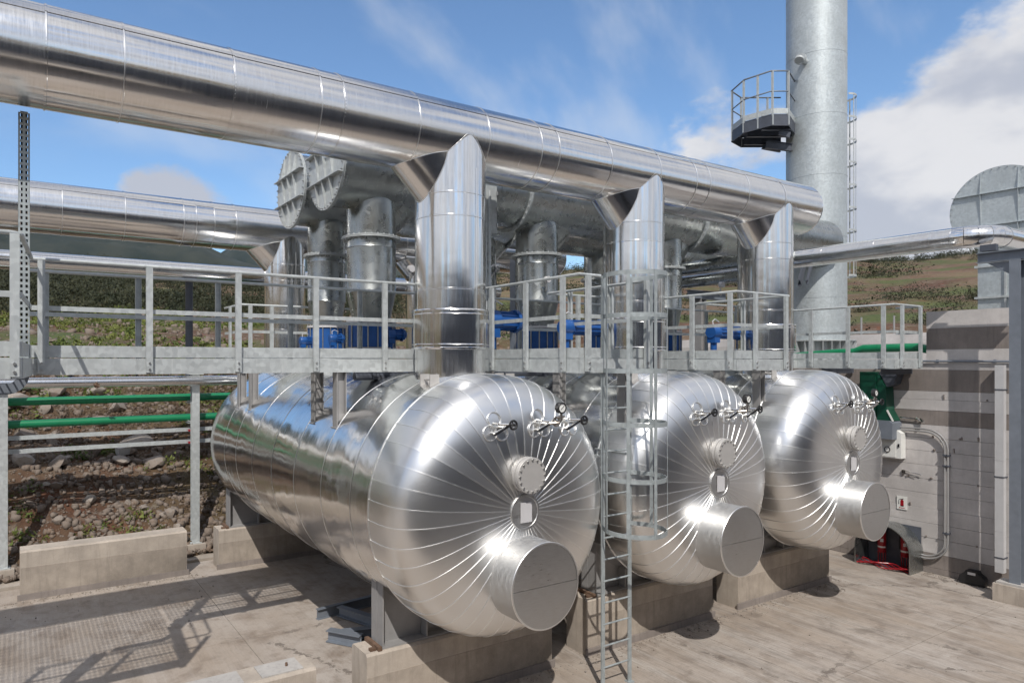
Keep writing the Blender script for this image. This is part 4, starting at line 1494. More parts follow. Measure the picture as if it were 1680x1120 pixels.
# ------------------------------------------------------------------ walkway and platforms
def railing(t, pts, posts, knee=True, toe=True, fz=4.54, top=5.65, fascia=True, closed_ends=True, mat='galv', out=1):
    """pts: polyline in XY of the outer edge; posts: list of (x, y, (ox, oy)) with the outward direction"""
    b = MB(); b.path([(x, y, top) for x, y in pts], .0225, 10); b.build('handrail', mat, t, 60)
    for i in range(len(pts) - 1):
        p0, p1 = pts[i], pts[i + 1]
        if knee:
            b = MB(); b.beam((*p0, 5.10), (*p1, 5.10), .012, .055); b.build('knee_rail', mat, t)
        if toe:
            b = MB(); b.beam((*p0, 4.61), (*p1, 4.61), .008, .135); b.build('toe_board', mat, t)
        if fascia:
            d = Vector((p1[0] - p0[0], p1[1] - p0[1], 0)).normalized()
            o = Vector((d.y, -d.x, 0)) * out
            b = MB(); b.cbeam(Vector((*p0, 4.435)) - o * .02, Vector((*p1, 4.435)) - o * .02, .07, .19, (0, 0, 1), out); b.build('fascia_beam', mat, t)
    for (x, y, (ox, oy)) in posts:
        o = Vector((ox, oy, 0)); sd = Vector((-oy, ox, 0))
        b = MB()
        c = Vector((x, y, 0)) + o * .045
        b.beam(c + o * .022 + Vector((0, 0, 4.36)), c + o * .022 + Vector((0, 0, 5.635)), .075, .006, o)
        for s in (-1, 1):
            b.beam(c + sd * .0345 * s + Vector((0, 0, 4.36)), c + sd * .0345 * s + Vector((0, 0, 5.635)), .006, .04, o)
        po = b.build('post', mat, t)
        for z in (4.40, 4.475):
            b = MB(); b.cyl(c + Vector((0, 0, z)), c + o * .042 + Vector((0, 0, z)), .014, 6)
            b.build('bolt', 'bolt', po)


def grating(t, x0, y0, x1, y1, z=4.53):
    b = MB()
    n = int((x1 - x0) / .07)
    for i in range(n + 1):
        x = x0 + (x1 - x0) * i / n
        b.bx(x - .0025, y0, z - .03, x + .0025, y1, z)
    m = int((y1 - y0) / .12)
    for j in range(m + 1):
        y = y0 + (y1 - y0) * j / m
        b.bx(x0, y - .004, z - .012, x1, y + .004, z - .0005)
    return stuff(b.build('grating', 'galv', t))


YF_, YB_ = 8.80, 9.95
t = thing('walkway', 'long galvanised steel walkway with railings running between the tank risers', 'walkway', (7, 9.4, 4.34))
grating(t, .1, YF_ + .09, 15.2, YB_ - .09)
railing(t, [(.12, YF_), (6.35, YF_)], [(x, YF_, (0, -1)) for x in (.22, 1.36, 2.44, 3.51, 4.58, 5.9)])
railing(t, [(7.74, YF_), (10.14, YF_)], [(x, YF_, (0, -1)) for x in (8.4, 9.6)])
railing(t, [(11.65, YF_), (15.18, YF_)], [(x, YF_, (0, -1)) for x in (12.9, 14.2)])
railing(t, [(.12, YB_), (16.4, YB_)], [(x, YB_, (0, 1)) for x in (.3, 1.41, 2.49, 3.59, 4.77, 5.9, 7.0, 8.1, 9.2, 10.3, 11.4, 12.5, 13.6, 14.7, 15.8)], out=-1)
for x in (1.6, 3.9, 6.3, 7.7, 10.1, 11.6, 15.2):
    b = MB(); b.hbeam((x, YF_ + .05, 4.43), (x, YB_ - .05, 4.43), .08, .16); b.build('cross_beam', 'galv', t)
def post_h(x, y, z0, z1, w=.15, mat='saddle'):
    b = MB(); b.hbeam((x, y, z0), (x, y, z1), w, w, (1, 0, 0), .009, .012)
    b.bx(x - w * .65, y - w * .65, z0 - .001, x + w * .65, y + w * .65, z0 + .014)
    return b.build('support_post', mat, t)
def tz(x):
    k = min(range(3), key=lambda i: abs(VX[i] - x))
    return VZ + math.sqrt(max(VR ** 2 - (x - VX[k]) ** 2, 0))
for x, y in ((3.92, 8.88), (3.92, 9.72), (6.55, 8.9), (6.55, 9.75), (10.25, 8.9), (10.25, 9.75), (14.0, 8.9), (14.0, 9.75)):
    post_h(x, y, tz(x) - .12, 4.34)

pt = [None]
t = thing('access_platform', 'galvanised landing at the top of the caged ladder, between first and second risers', 'platform', (7, 7.7, 4.34), 'side platforms of the walkway')
grating(t, 6.42, 6.68, 7.68, YF_ - .02)
railing(t, [(6.35, YF_ - .03), (6.35, 6.6), (6.74, 6.6)], [(6.35, y, (-1, 0)) for y in (8.46, 7.64, 6.86)] + [(6.47, 6.6, (0, -1))])
railing(t, [(7.44, 6.6), (7.74, 6.6), (7.74, YF_ - .03)], [(7.6, 6.6, (0, -1)), (7.74, 7.4, (1, 0)), (7.74, 8.3, (1, 0))])
b = MB(); b.cbeam((6.74, 6.62, 4.435), (7.44, 6.62, 4.435), .07, .19); b.build('fascia_beam', 'galv', t)
for x, y in ((7.64, 7.0), (7.64, 8.4)):
    post_h(x, y, tz(x) - .12, 4.34)
t = thing('access_platform', 'galvanised side platform left of the third riser, with railing corner above the middle tank', 'platform', (10.9, 7.9, 4.34), 'side platforms of the walkway')
grating(t, 10.22, 6.98, 11.58, YF_ - .02)
railing(t, [(10.16, YF_ - .03), (10.16, 6.9), (11.65, 6.9), (11.65, YF_ - .03)], [(10.16, 7.72, (-1, 0)), (10.16, 6.98, (-1, 0)), (10.62, 6.9, (0, -1)), (11.5, 6.9, (0, -1)), (11.65, 7.8, (1, 0)), (10.16, 8.5, (-1, 0))])
for x, y in ((11.40, 7.3), (11.40, 8.1)):
    post_h(x, y, tz(x) - .12, 4.34)
t = thing('access_platform', 'galvanised end platform against the concrete wall, right of the third riser', 'platform', (15.8, 7.9, 4.34), 'side platforms of the walkway')
grating(t, 15.26, 6.88, 16.34, YF_ + 1.1)
railing(t, [(15.2, 9.2), (15.2, 6.8), (16.38, 6.8), (16.38, 7.3)], [(15.2, y, (-1, 0)) for y in (8.46, 7.67, 6.98)] + [(15.42, 6.8, (0, -1)), (16.2, 6.8, (0, -1))])
for y in (7.1, 8.3):
    b = MB(); b.cbeam((15.25, y, 4.28), (16.58, y, 4.28), .07, .12); b.build('wall_bracket', 'steel_dark', t)
t = thing('access_platform', 'cropped galvanised platform corner at the left edge of the picture', 'platform', (-1.2, 7.9, 4.34), 'side platforms of the walkway')
grating(t, -2.5, 7.18, -.02, YF_ + .9)
railing(t, [(-2.5, 7.1), (-.06, 7.1), (.02, 7.16), (.12, YF_ - .06)], [(-.03, 7.1, (0, -1)), (-1.2, 7.1, (0, -1)), (-2.4, 7.1, (0, -1))])
b = MB(); b.hbeam((-1.0, 8.2, 0), (-1.0, 8.2, 4.34), .16, .16, (1, 0, 0)); b.build('support_post', 'galv', t)
b = MB(); b.hbeam((-2.4, 8.2, 0), (-2.4, 8.2, 4.34), .16, .16, (1, 0, 0)); b.build('support_post', 'galv', t)
# rear platform of the nearest tank
t = thing('access_platform', 'small railed platform behind the long walkway, left of the galvanised drop pipes', 'platform', (5.2, 14.0, 4.34), 'side platforms of the walkway')
grating(t, 3.95, 13.2, 6.6, 14.2)
railing(t, [(3.86, 14.9), (3.86, 13.7), (6.56, 13.7)], [(3.86, 14.3, (-1, 0)), (4.05, 13.7, (0, -1)), (4.5, 13.7, (0, -1)), (5.7, 13.7, (0, -1)), (6.5, 13.7, (0, -1))])
for x, y in ((3.92, 13.0), (3.92, 13.8)):
    post_h(x, y, tz(x) - .12, 4.36)

# ------------------------------------------------------------------ caged ladder
t = thing('caged_ladder', 'galvanised caged ladder standing in front of the middle tank', 'ladder', (7.08, 6.62, 0))
XL0, XL1, YL = 6.83, 7.35, 6.64
for x in (XL0, XL1):
    b = MB(); b.beam((x, YL, 0.0), (x, YL, 4.5), .065, .016, (0, 1, 0))
    b.beam((x, YL - .02, 4.42), (x + (-.16 if x == XL0 else .16) * .0, YL - .02, 5.66), .06, .016, (0, 1, 0))
    b.bx(x - .05, YL - .05, 0, x + .05, YL + .05, .012)
    b.build('stile', 'galv_old', t)
for k in range(15):
    z = .31 + .295 * k
    b = MB(); b.cyl((XL0, YL, z), (XL1, YL, z), .0125, 8); b.build('rung', 'galv_old', t)
cx, cy = (XL0 + XL1) / 2, YL - .33
def cage_pts(n=26):
    out = [(XL0 - .0, YL)]
    R = .40
    for i in range(n + 1):
        q = math.radians(140) + math.radians(260) * i / n
        out.append((cx + R * math.cos(q), cy + R * math.sin(q)))
    out.append((XL1, YL))
    return out
CP = cage_pts()
for z in (5.65, 5.10, 4.37, 3.67, 2.94, 2.23):
    b = MB()
    vs, fs = [], []
    for (px, py) in CP:
        d = Vector((px - cx, py - cy, 0)).normalized() * .006
        for zz in (-.03, .03):
            for s in (0, 1):
                vs.append((px + d.x * s, py + d.y * s, z + zz))
    for i in range(len(CP) - 1):
        a, c = i * 4, i * 4 + 4
        fs += [(a, c, c + 2, a + 2), (a + 1, a + 3, c + 3, c + 1), (a, a + 1, c + 1, c), (a + 2, c + 2, c + 3, a + 3)]
    b.add(vs, fs); b.build('hoop', 'galv_old', t, 60)
for k in (3, 8, 13, 18, 24):
    px, py = CP[k]
    d = Vector((px - cx, py - cy, 0)).normalized()
    b = MB(); b.beam((px + d.x * .01, py + d.y * .01, 2.2), (px + d.x * .01, py + d.y * .01, 5.68), .045, .006, d); b.build('cage_strap', 'galv_old', t)
for s, x in ((-1, XL0), (1, XL1)):
    b = MB(); b.beam((x, YL, 4.42), (x + s * -.02, YL + .02, 5.66), .06, .014, (0, 1, 0)); b.build('walk_through_rail', 'galv_old', t)
    b = MB(); b.beam((x, YL + .01, 3.2), (x, 7.28, 3.2), .05, .01); b.build('stand_off', 'galv_old', t)

# ------------------------------------------------------------------ left pipe rack
def rack_col(x, label):
    t = thing('rack_column', label, 'column', (x, 16.2, 0), 'columns of the left pipe rack')
    b = MB(); b.hbeam((x, 16.15, .3), (x, 16.15, 4.3), .17, .17, (0, 1, 0), .009, .013); b.bx(x - .13, 16.02, .3, x + .13, 16.28, .318); b.build('shaft', 'galv', t)
    b = MB(); b.bx(x - .2, 15.95, 0, x + .2, 16.36, .3); b.build('plinth', 'conc', t)
    for z in (3.56, 3.09):
        b = MB(); b.cbeam((x - .1, 16.26, z - .01), (x - .1, 16.62, z - .01), .05, .06, (0, 0, 1)); b.build('pipe_bracket', 'galv', t)
    b = MB(); b.bx(x - .16, 16.0, 4.19, x + .16, 16.3, 4.34); b.build('head_plate', 'galv', t)
    for z in (2.90, 2.62):
        b = MB(); b.bx(x - .12, 16.25, z - .03, x - .085, 16.36, z + .01); b.build('cable_tag', 'red', t)
rack_col(3.50, 'galvanised column left of the nearest tank, carrying the green pipes')
rack_col(-.27, 'galvanised column cut by the left edge, standing on a low plinth')
rack_col(-5.5, 'galvanised column of the pipe rack outside the left edge')
b = MB(); ring_x(b, -7, 1.2, (0, 15.98, 4.05), .105, .8, 32); ring_x(b, 1.2, 4.6, (0, 15.98, 4.05), .105, .8, 32)
o = b.build('silver_pipe', 'alu_x'); tag(o, 'thin silver pipe just below the walkway at left, above the green pipes', 'pipe')
b = MB(); b.cyl((1.42, 15.9, 3.98), (1.42, 15.86, 3.97), .05, 12); b.cyl((1.36, 15.85, 4.0), (1.48, 15.85, 3.96), .018, 8); b.cyl((1.42, 15.86, 3.93), (1.42, 15.86, 4.06), .016, 8)
o = b.build('vent_cock', 'rust'); tag(o, 'small reddish vent cock on the thin silver pipe', 'valve')
for z, lb in ((3.65, 'upper of the two green pipes crossing the rubble bank'), (3.18, 'lower of the two green pipes crossing the rubble bank')):
    b = MB(); b.cyl((-7, 16.48, z), (6.4, 16.48, z), .085, 24)
    for x in (-1.9, 1.35):
        b.lathe([(x - .01, .085), (x - .008, .089), (x + .008, .089), (x + .01, .085)], (0, 16.48, z), 'X', 24)
    o = b.build('green_pipe', 'green'); tag(o, lb, 'pipe', 'green pipes')
for z, lb in ((2.90, 'upper perforated cable tray below the green pipes'), (2.62, 'lower perforated cable tray below the green pipes')):
    t = thing('cable_tray', lb, 'cable tray', (0, 16.4, z), 'perforated cable trays')
    b = MB()
    for zz in (-.032, .0, .032):
        b.beam((-7, 16.38, z + zz), (6.4, 16.38, z + zz), .004, .02)
    for i in range(110):
        x = -3 + i * .085
        b.bx(x - .022, 16.379, z - .03, x + .022, 16.381, z + .03)
    b.build('side_rail', 'galv', t)
    b = MB(); b.beam((-7, 16.44, z - .04), (6.4, 16.44, z - .04), .1, .003); b.beam((-7, 16.5, z), (6.4, 16.5, z), .003, .075); b.build('tray_bed', 'galv', t)
# vertical perforated tray at the left
t = thing('cable_riser', 'vertical slotted cable tray hanging from the big header at left, bent at its foot', 'cable tray', (.05, 8.3, 4.1))
b = MB()
zb, ztp = 4.36, 7.12
for dx, w in ((-.044, .016), (0, .026), (.044, .016)):
    b.bx(.05 + dx - w / 2, 8.298, zb, .05 + dx + w / 2, 8.301, ztp)
n = int((ztp - zb) / .06)
for i in range(n + 1):
    z = zb + i * .06
    b.bx(.05 - .036, 8.2985, z - .014, .05 + .036, 8.3005, z + .014)
b.build('slotted_face', 'galv_old', t)
b = MB()
for s in (-1, 1):
    b.bx(.05 + s * .052 - .0015, 8.298, zb, .05 + s * .052 + .0015, 8.36, ztp)
b.build('side_flange', 'galv_old', t)
b = MB(); b.bx(.02, 8.335, zb, .08, 8.355, ztp); b.build('cable_bundle', 'black', t)
b = MB()
vs, fs = [], []
for i in range(9):
    q = math.radians(90) * i / 8
    for r_ in (.10, .21):
        c_ = (-.11, 4.36)
        for yy in (8.30, 8.37):
            vs.append((c_[0] + r_ * math.cos(q), yy, c_[1] - r_ * math.sin(q)))
for i in range(8):
    a = i * 4; c_ = a + 4
    fs += [(a, a + 2, c_ + 2, c_), (a + 1, c_ + 1, c_ + 3, a + 3), (a, c_, c_ + 1, a + 1), (a + 2, a + 3, c_ + 3, c_ + 2)]
b.add(vs, fs); b.bx(-.75, 8.30, 4.15, -.11, 8.37, 4.26)
b.build('bend', 'steel_blue', t, 30)

# ------------------------------------------------------------------ right-hand wall and what hangs on it
t = thing('retaining_wall', 'tall board-marked concrete retaining wall closing the right side', 'wall', (16.85, 5, 0))
bands = [(0, .12, 'conc_dark'), (.12, .42, 'conc_dark'), (.42, .74, 'conc_wall'), (.74, 1.05, 'conc_wall'), (1.05, 1.36, 'conc_wall'), (1.36, 1.68, 'conc_wall'), (1.68, 1.98, 'conc_wall'),
         (1.98, 2.28, 'conc_wall'), (2.28, 2.58, 'conc_wall'), (2.58, 2.86, 'conc_wall'), (2.86, 3.14, 'conc_wall'), (3.14, 3.45, 'conc_dark'), (3.45, 3.68, 'conc_wall'), (3.68, 3.86, 'conc_wall'), (3.86, 4.31, 'conc_dark'), (4.31, 4.46, 'conc_wall')]
RW = random.Random(3)
for z0, z1, m in bands:
    b = MB(); dx = RW.uniform(0, .010)
    b.prism([(16.6 + dx + RW.uniform(0, .003), z0 + .004), (16.6 + dx, z1 - .004), (16.62 + dx, z1), (17.1, z1), (17.1, z0), (16.62 + dx, z0)], 'Y', -6, 15.6)
    b.build('board_course', m, t)
b = MB(); b.bx(16.625, -6, 0, 17.09, 15.59, 4.45); b.build('core', 'conc_dark', t)
for k in range(26):
    yy, zz = RW.uniform(4.9, 8.2), RW.choice((.74, 1.36, 1.98, 2.58, 2.86, 3.68))
    b = MB(); b.cyl((16.59, yy, zz + RW.uniform(-.02, .12)), (16.603, yy, zz + .02), RW.uniform(.012, .022), 8); b.build('tie_hole', 'conc_dark', t)
t = thing('concrete_upstand', 'square concrete upstand block on top of the retaining wall', 'concrete block', (16.85, 6.0, 4.46))
for z0, z1, m, dx in ((4.462, 4.75, 'conc_wall', .02), (4.75, 5.19, 'conc_dark', .024), (5.19, 5.55, 'conc_wall', .0215)):
    b = MB(); b.bx(16.6 + dx, 4.0, z0, 17.1, 6.82, z1 - .003); b.build('lift', m, t)
b = MB(); b.path([(16.57, 7.45, 4.50), (16.57, 4.6, 4.49)], .022, 8)
for y in (5.62, 6.6):
    b.bx(16.56, y - .02, 4.46, 16.6, y + .02, 4.53)
o = b.build('edge_conduit', 'steel_blue'); tag(o, 'thin conduit running along the foot of the upstand block', 'conduit')
t = thing('downpipe', 'pale grey square downpipe with dark clamps on the concrete wall', 'downpipe', (16.47, 5.5, .35))
for z0, z1 in ((.36, 1.16), (1.163, 2.55), (2.553, 3.93), (3.933, 4.42)):
    b = MB(); b.bx(16.42, 5.43, z0, 16.55, 5.57, z1); b.build('length', 'gutter', t)
for z in (.64, 2.22, 3.93):
    b = MB(); b.bx(16.412, 5.42, z, 16.6, 5.58, z + .022); b.build('clamp', 'steel_dark', t)
# control box
t = thing('control_box', 'small white control box with round gauge on the concrete wall', 'control box', (16.5, 7.4, 2.37))
b = MB(); b.prism([(7.2, 2.38), (7.6, 2.38), (7.6, 3.0), (7.29, 3.0), (7.2, 2.93)], 'X', 16.38, 16.59); b.build('case', 'white', t)
b = MB(); b.bx(16.372, 7.30, 2.40, 16.3795, 7.595, 2.98); b.build('lid', 'white', t)
b = MB(); b.lathe([(0, .001), (0, .058), (-.02, .062), (-.022, .05), (-.012, .048)], (16.372, 7.46, 2.56), 'X', 28); gz = b.build('gauge_bezel', 'black', t, 30)
b = MB(); b.lathe([(-.013, .048), (-.014, .001)], (16.372, 7.46, 2.56), 'X', 24); b.build('gauge_face', 'dial', gz)
b = MB(); b.beam((16.355, 7.46, 2.56), (16.355, 7.43, 2.59), .002, .006, (1, 0, 0)); b.build('needle', 'black', gz)
b = MB(); b.bx(16.36, 7.225, 2.63, 16.375, 7.255, 2.70); b.build('latch', 'black', t)
# green chute and grey box above it
t = thing('cable_chute', 'green sheet-metal chute with grey box at its foot on the concrete wall', 'chute', (16.4, 7.7, 2.8))
b = MB(); b.prism([(7.95, 3.3), (7.62, 3.3), (7.62, 4.26), (7.95, 4.26)], 'X', 16.2, 16.595); b.build('vertical_duct', 'green_shaded', t)
b = MB(); b.prism([(7.618, 3.2), (7.30, 3.2), (7.42, 3.42), (7.44, 3.9), (7.618, 4.25)], 'X', 16.25, 16.59); b.build('splayed_cover', 'green_shaded', t)
b = MB(); b.prism([(7.85, 2.8), (7.28, 2.8), (7.28, 3.15), (7.33, 3.198), (7.85, 3.198)], 'X', 16.18, 16.59); b.build('foot_box', 'steel_blue', t)
b = MB(); b.prism([(7.44, 3.93), (7.30, 4.0), (7.22, 4.26), (7.60, 4.26)], 'X', 16.3, 16.592); b.build('hood', 'steel_dark', t)
b = MB(); b.beam((16.24, 7.29, 3.19), (16.24, 7.41, 3.43), .02, .03); b.build('white_edge', 'white', t)
t = thing('conduit_pair', 'two parallel steel conduits bent down the concrete wall beside the white box', 'conduit', (16.5, 6.6, .3))
for k in (0, 1):
    o_ = .055 * k
    pts = [(16.53, 7.3, 3.0 + o_)]
    pts += [(16.53, 6.85, 3.0 + o_)]
    R_ = .36 + o_
    for i in range(1, 9):
        q = PI / 2 * i / 8
        pts.append((16.53, 6.81 - R_ * math.sin(q), 2.64 + R_ * math.cos(q)))
    pts.append((16.53, 6.45 - o_, .75))
    R2 = .36 + o_
    for i in range(1, 9):
        q = PI / 2 * i / 8
        pts.append((16.53, 6.81 - R2 * math.cos(q), .72 - R2 * math.sin(q)))
    pts.append((16.53, 6.98, .36 - o_ + .02)); pts.append((16.53, 7.02, .42 - o_))
    b = MB(); b.path(pts, .02, 8); b.build('conduit', 'saddle', t, 60)
for z in (2.52, 2.30, .9):
    b = MB(); b.bx(16.5, 6.37, z, 16.598, 6.48, z + .03); b.build('saddle_clip', 'steel_dark', t)
b = MB(); b.path([(16.56, 7.3, 3.27), (16.56, 6.92, 3.25)], .014, 6); b.cyl((16.57, 6.9, 3.25), (16.5, 6.82, 3.20), .03, 8); b.cyl((16.57, 6.98, 3.28), (16.54, 6.9, 3.22), .02, 8)
o = b.build('wall_fitting', 'chrome'); tag(o, 'short metal pipe fitting on the dark band of the concrete wall', 'fitting')
b = MB(); b.path([(16.585, 7.22, 2.1), (16.57, 6.92, 2.07), (16.57, 6.89, 2.05)], .008, 6); b.bx(16.57, 7.2, 2.05, 16.6, 7.27, 2.12); b.path([(16.59, 7.15, 2.02), (16.58, 7.0, 2.0)], .006, 6)
o = b.build('wire_hook', 'chrome'); tag(o, 'thin wire bracket casting a long shadow below the white box', 'bracket')
# sign with extinguisher pictogram
t = thing('extinguisher_sign', 'white sign with red fire extinguisher pictogram on the wall', 'sign', (16.59, 7.27, 1.25))
b = MB(); b.bx(16.585, 7.17, 1.25, 16.597, 7.37, 1.54); b.build('sign_plate', 'white', t)
pf_ = 16.583
b = MB(); pol = [(7.235, 1.318), (7.235, 1.44), (7.25, 1.458), (7.285, 1.458), (7.30, 1.44), (7.30, 1.318)]
b.prism(pol, 'X', pf_ - .001, pf_ + .003); b.build('pictogram', 'red', t)
b = MB(); b.prism([(7.25, 1.462), (7.285, 1.462), (7.28, 1.478), (7.24, 1.492), (7.235, 1.482), (7.25, 1.474)], 'X', pf_ - .001, pf_ + .003)
b.path([(pf_, 7.28, 1.474), (pf_, 7.315, 1.468), (pf_, 7.33, 1.445), (pf_, 7.33, 1.40)], .005, 5); b.prism([(7.322, 1.36), (7.338, 1.36), (7.334, 1.40), (7.327, 1.40)], 'X', pf_ - .001, pf_ + .003)
b.build('pictogram_valve', 'black', t)
b = MB(); b.bx(pf_ - .001, 7.235, 1.318, pf_ + .0, 7.30, 1.335); b.build('pictogram_band', 'black', t)
b = MB()
for i, w in enumerate((.012, .009, .012, .010, .012, .008, .011)):
    y0_ = 7.325 - i * .0165
    b.bx(pf_ - .001, y0_ - w, 1.275, pf_ + .003, y0_, 1.292)
b.build('caption', 'red', t)
# arched shelter and extinguishers
t = thing('extinguisher_shelter', 'half-round metal shelter at the foot of the wall, housing red extinguishers', 'shelter', (16.35, 7.42, 0))
arc = [(7.42 + .55 * math.cos(q), .40 + .55 * math.sin(q)) for q in [PI * i / 24 for i in range(25)]]
out_ = [(6.87, 0.0)] + list(reversed(arc)) + [(7.97, 0.0)]
# shell strip
def arch_strip(r, x0, x1):
    pts = [(7.42 - r, 0.0)] + [(7.42 - r * math.cos(PI * i / 24), .40 + r * math.sin(PI * i / 24)) for i in range(25)] + [(7.42 + r, 0.0)]
    vs, fs = [], []
    for (y, z) in pts:
        vs += [(x0, y, z), (x1, y, z)]
    for i in range(len(pts) - 1):
        fs.append((2 * i, 2 * i + 1, 2 * i + 3, 2 * i + 2))
    return vs, fs
b = MB(); v_, f_ = arch_strip(.55, 16.02, 16.598); b.add(v_, f_); v2_, f2_ = arch_strip(.53, 16.02, 16.598); b.add(v2_, f2_)
k_ = len(v_)
b.f += [(2 * i, 2 * i + 2, k_ + 2 * i + 2, k_ + 2 * i) for i in range(len(v_) // 2 - 1)]
b.build('arched_hood', 'galv_duct', t, 40)
b = MB(); b.bx(16.56, 6.9, 0.01, 16.59, 7.94, .93); b.build('back_plate', 'steel_dark', t)
b = MB(); b.bx(16.18, 6.9, .0, 16.56, 7.94, .012); b.build('floor_plate', 'steel_dark', t)
ex = ['red fire extinguisher at left in the arched shelter, half behind the farthest tank', 'red fire extinguisher at right in the arched shelter, fully in view']
for k, y in enumerate((7.60, 7.14)):
    t = thing('fire_extinguisher', ex[k], 'fire extinguisher', (16.43, y, .27), 'fire extinguishers in the shelter')
    b = MB(); b.lathe([(.27, .001), (.27, .07), (.285, .082), (.70, .082), (.75, .07), (.785, .03), (.80, .025), (.80, .001)], (16.43, y, 0), 'Z', 28); b.build('cylinder', 'red', t, 40)
    b = MB(); b.lathe([(.37, .083), (.405, .083)], (16.43, y, 0), 'Z', 28, PI * .55, PI * 1.45); b.build('label_band', 'white', t)
    b = MB(); b.lathe([(.50, .083), (.57, .083)], (16.43, y, 0), 'Z', 28, PI * 1.0, PI * 1.25); b.build('label', 'plate', t)
    b = MB(); b.cyl((16.43, y, .80), (16.43, y, .845), .022, 10); b.beam((16.43, y, .85), (16.32, y, .87), .02, .012); b.beam((16.43, y, .83), (16.33, y, .82), .02, .01); b.build('valve_head', 'black', t)
    b = MB(); b.path([(16.43, y + .02, .82), (16.43, y + .09, .80), (16.43, y + .105, .65), (16.41, y + .10, .42)], .011, 7); b.build('hose', 'black', t, 60)
    b = MB()
    for dx, dy in ((-.05, -.05), (.05, -.05), (-.05, .05), (.05, .05)):
        b.cyl((16.43 + dx, y + dy, .03), (16.43 + dx, y + dy, .27), .009, 6)
    b.bx(16.34, y - .09, .02, 16.52, y + .09, .03); b.bx(16.36, y - .07, .262, 16.50, y + .07, .27); b.build('stand', 'red', t)
b = MB()
g = random.Random(4)
for k in range(5):
    pts = []
    for i in range(14):
        pts.append((16.06 + .10 * math.sin(i * .8 + k) + .05 * k * .4, 6.93 + i * .075, .03 + .018 * k))
    b.path(pts, .012, 6)
o = b.build('hose_coil', 'red'); tag(o, 'red hose lying in loops across the mouth of the arched shelter', 'hose')
t = thing('tool_case', 'black hard plastic case with pale tag lying against the concrete wall', 'case', (16.45, 5.94, 0))
b = MB(); b.prism([(5.72, .02), (5.70, .10), (5.74, .19), (5.82, .24), (5.84, .29), (6.02, .29), (6.05, .24), (6.13, .17), (6.15, .08), (6.13, .02)], 'X', 16.36, 16.54); b.build('shell', 'black', t)
b = MB(); b.bx(16.353, 5.86, .21, 16.359, 5.99, .26); b.build('tag', 'plate', t)
# right hand support frame and small pipe
t = thing('pipe_support', 'dark steel column with short top beam carrying the small bent pipe', 'support', (15.88, 5.18, 0))
b = MB(); b.bx(15.70, 4.85, 0, 16.12, 5.36, .33); b.build('plinth', 'conc', t)
b = MB(); b.bx(15.74, 4.89, .33, 16.08, 5.32, .372); b.build('base_plate', 'conc_lite', t)
b = MB(); b.hbeam((15.9, 5.06, .372), (15.9, 5.06, 6.38), .17, .19, (1, 0, 0), .012, .016); b.build('column', 'steel_blue', t)
b = MB(); b.hbeam((15.9, 5.66, 6.48), (15.9, 4.4, 6.48), .16, .19, (0, 0, 1), .01, .014); b.build('top_beam', 'steel_blue', t)
b = MB(); b.prism([(5.15, 6.37), (5.5, 6.37), (5.15, 6.12)], 'X', 15.88, 15.9); b.build('knee_gusset', 'steel_blue', t)
b = MB(); b.bx(15.82, 5.35, 6.6, 15.94, 5.6, 6.72); b.build('pipe_shoe', 'steel_dark', t)
b = MB(); b.cyl((15.62, 4.62, 5.0), (15.62, 4.62, 7.1), .02, 8); b.cyl((15.9, 4.8, .9), (15.9, 4.8, 6.3), .02, 8); b.build('handrail_post', 'galv', t)
t = thing('bent_pipe', 'small silver pipe coming forward right of the third riser and elbowing right', 'pipe', (15.9, 7, 6.7))
prev = [13.5, 9.6, 8.55, 7.45, 6.4, 6.05]
R_ = random.Random(2)
for i in range(len(prev) - 1):
    b = spiral_ring(prev[i + 1], prev[i], .212, 1.0 + R_.uniform(-.1, .1), .003, .005, 48)
    b.v = [(p[0] + 15.9, p[1], p[2] + 6.93) for p in b.v]
    b.build('cladding_sheet', 'alu_y', t, 30)
RB = .55
for i in range(5):
    q0, q1 = PI / 2 * i / 5, PI / 2 * (i + 1) / 5
    b = MB()
    pts = [(15.9 + RB * (1 - math.cos(q)), 6.05 - RB * math.sin(q), 6.93) for q in (q0 - .01, q0, (q0 + q1) / 2, q1)]
    b.path(pts, .213 + .002 * (i % 2), 40, cap=False); b.build('elbow_gore', 'alu_y', t, 30)
b = MB(); ring_x(b, 15.9 + RB, 17.4, (0, 6.05 - RB, 6.93), .212, .6, 48); ring_x(b, 17.4, 19.6, (0, 6.05 - RB, 6.93), .212, .6, 48); b.build('cladding_sheet', 'alu_x', t, 30)
# two dark insulated pipes under the ducts on the right
for y0_, z0_, r_, lb in ((11.4, 6.75, .16, 'upper of two dark insulated pipes slanting under the galvanised ducts'), (11.4, 6.38, .13, 'lower of two dark insulated pipes slanting under the galvanised ducts')):
    b = MB(); b.cyl((14.6, 14.5, z0_ + .1), (14.6, 8.6, z0_ + .12), r_, 24); b.lathe([(-.02, r_), (-.02, r_ + .008), (.02, r_ + .008), (.02, r_)], (14.6, 11.2, z0_ + .11), 'Y', 24)
    o = b.build('insulated_pipe', 'galv_duct'); tag(o, lb, 'pipe', 'dark pipes under the ducts')
t = thing('duct_trestle', 'short steel trestle column under the dark pipes, behind the third riser', 'support', (14.6, 10.9, 0))
b = MB(); b.hbeam((14.6, 10.9, 0), (14.6, 10.9, 6.05), .2, .2, (1, 0, 0), .01, .014); b.build('column', 'saddle', t)
b = MB(); b.hbeam((14.1, 10.9, 6.15), (15.6, 10.9, 6.15), .18, .2); b.build('cap_beam', 'steel_blue', t)
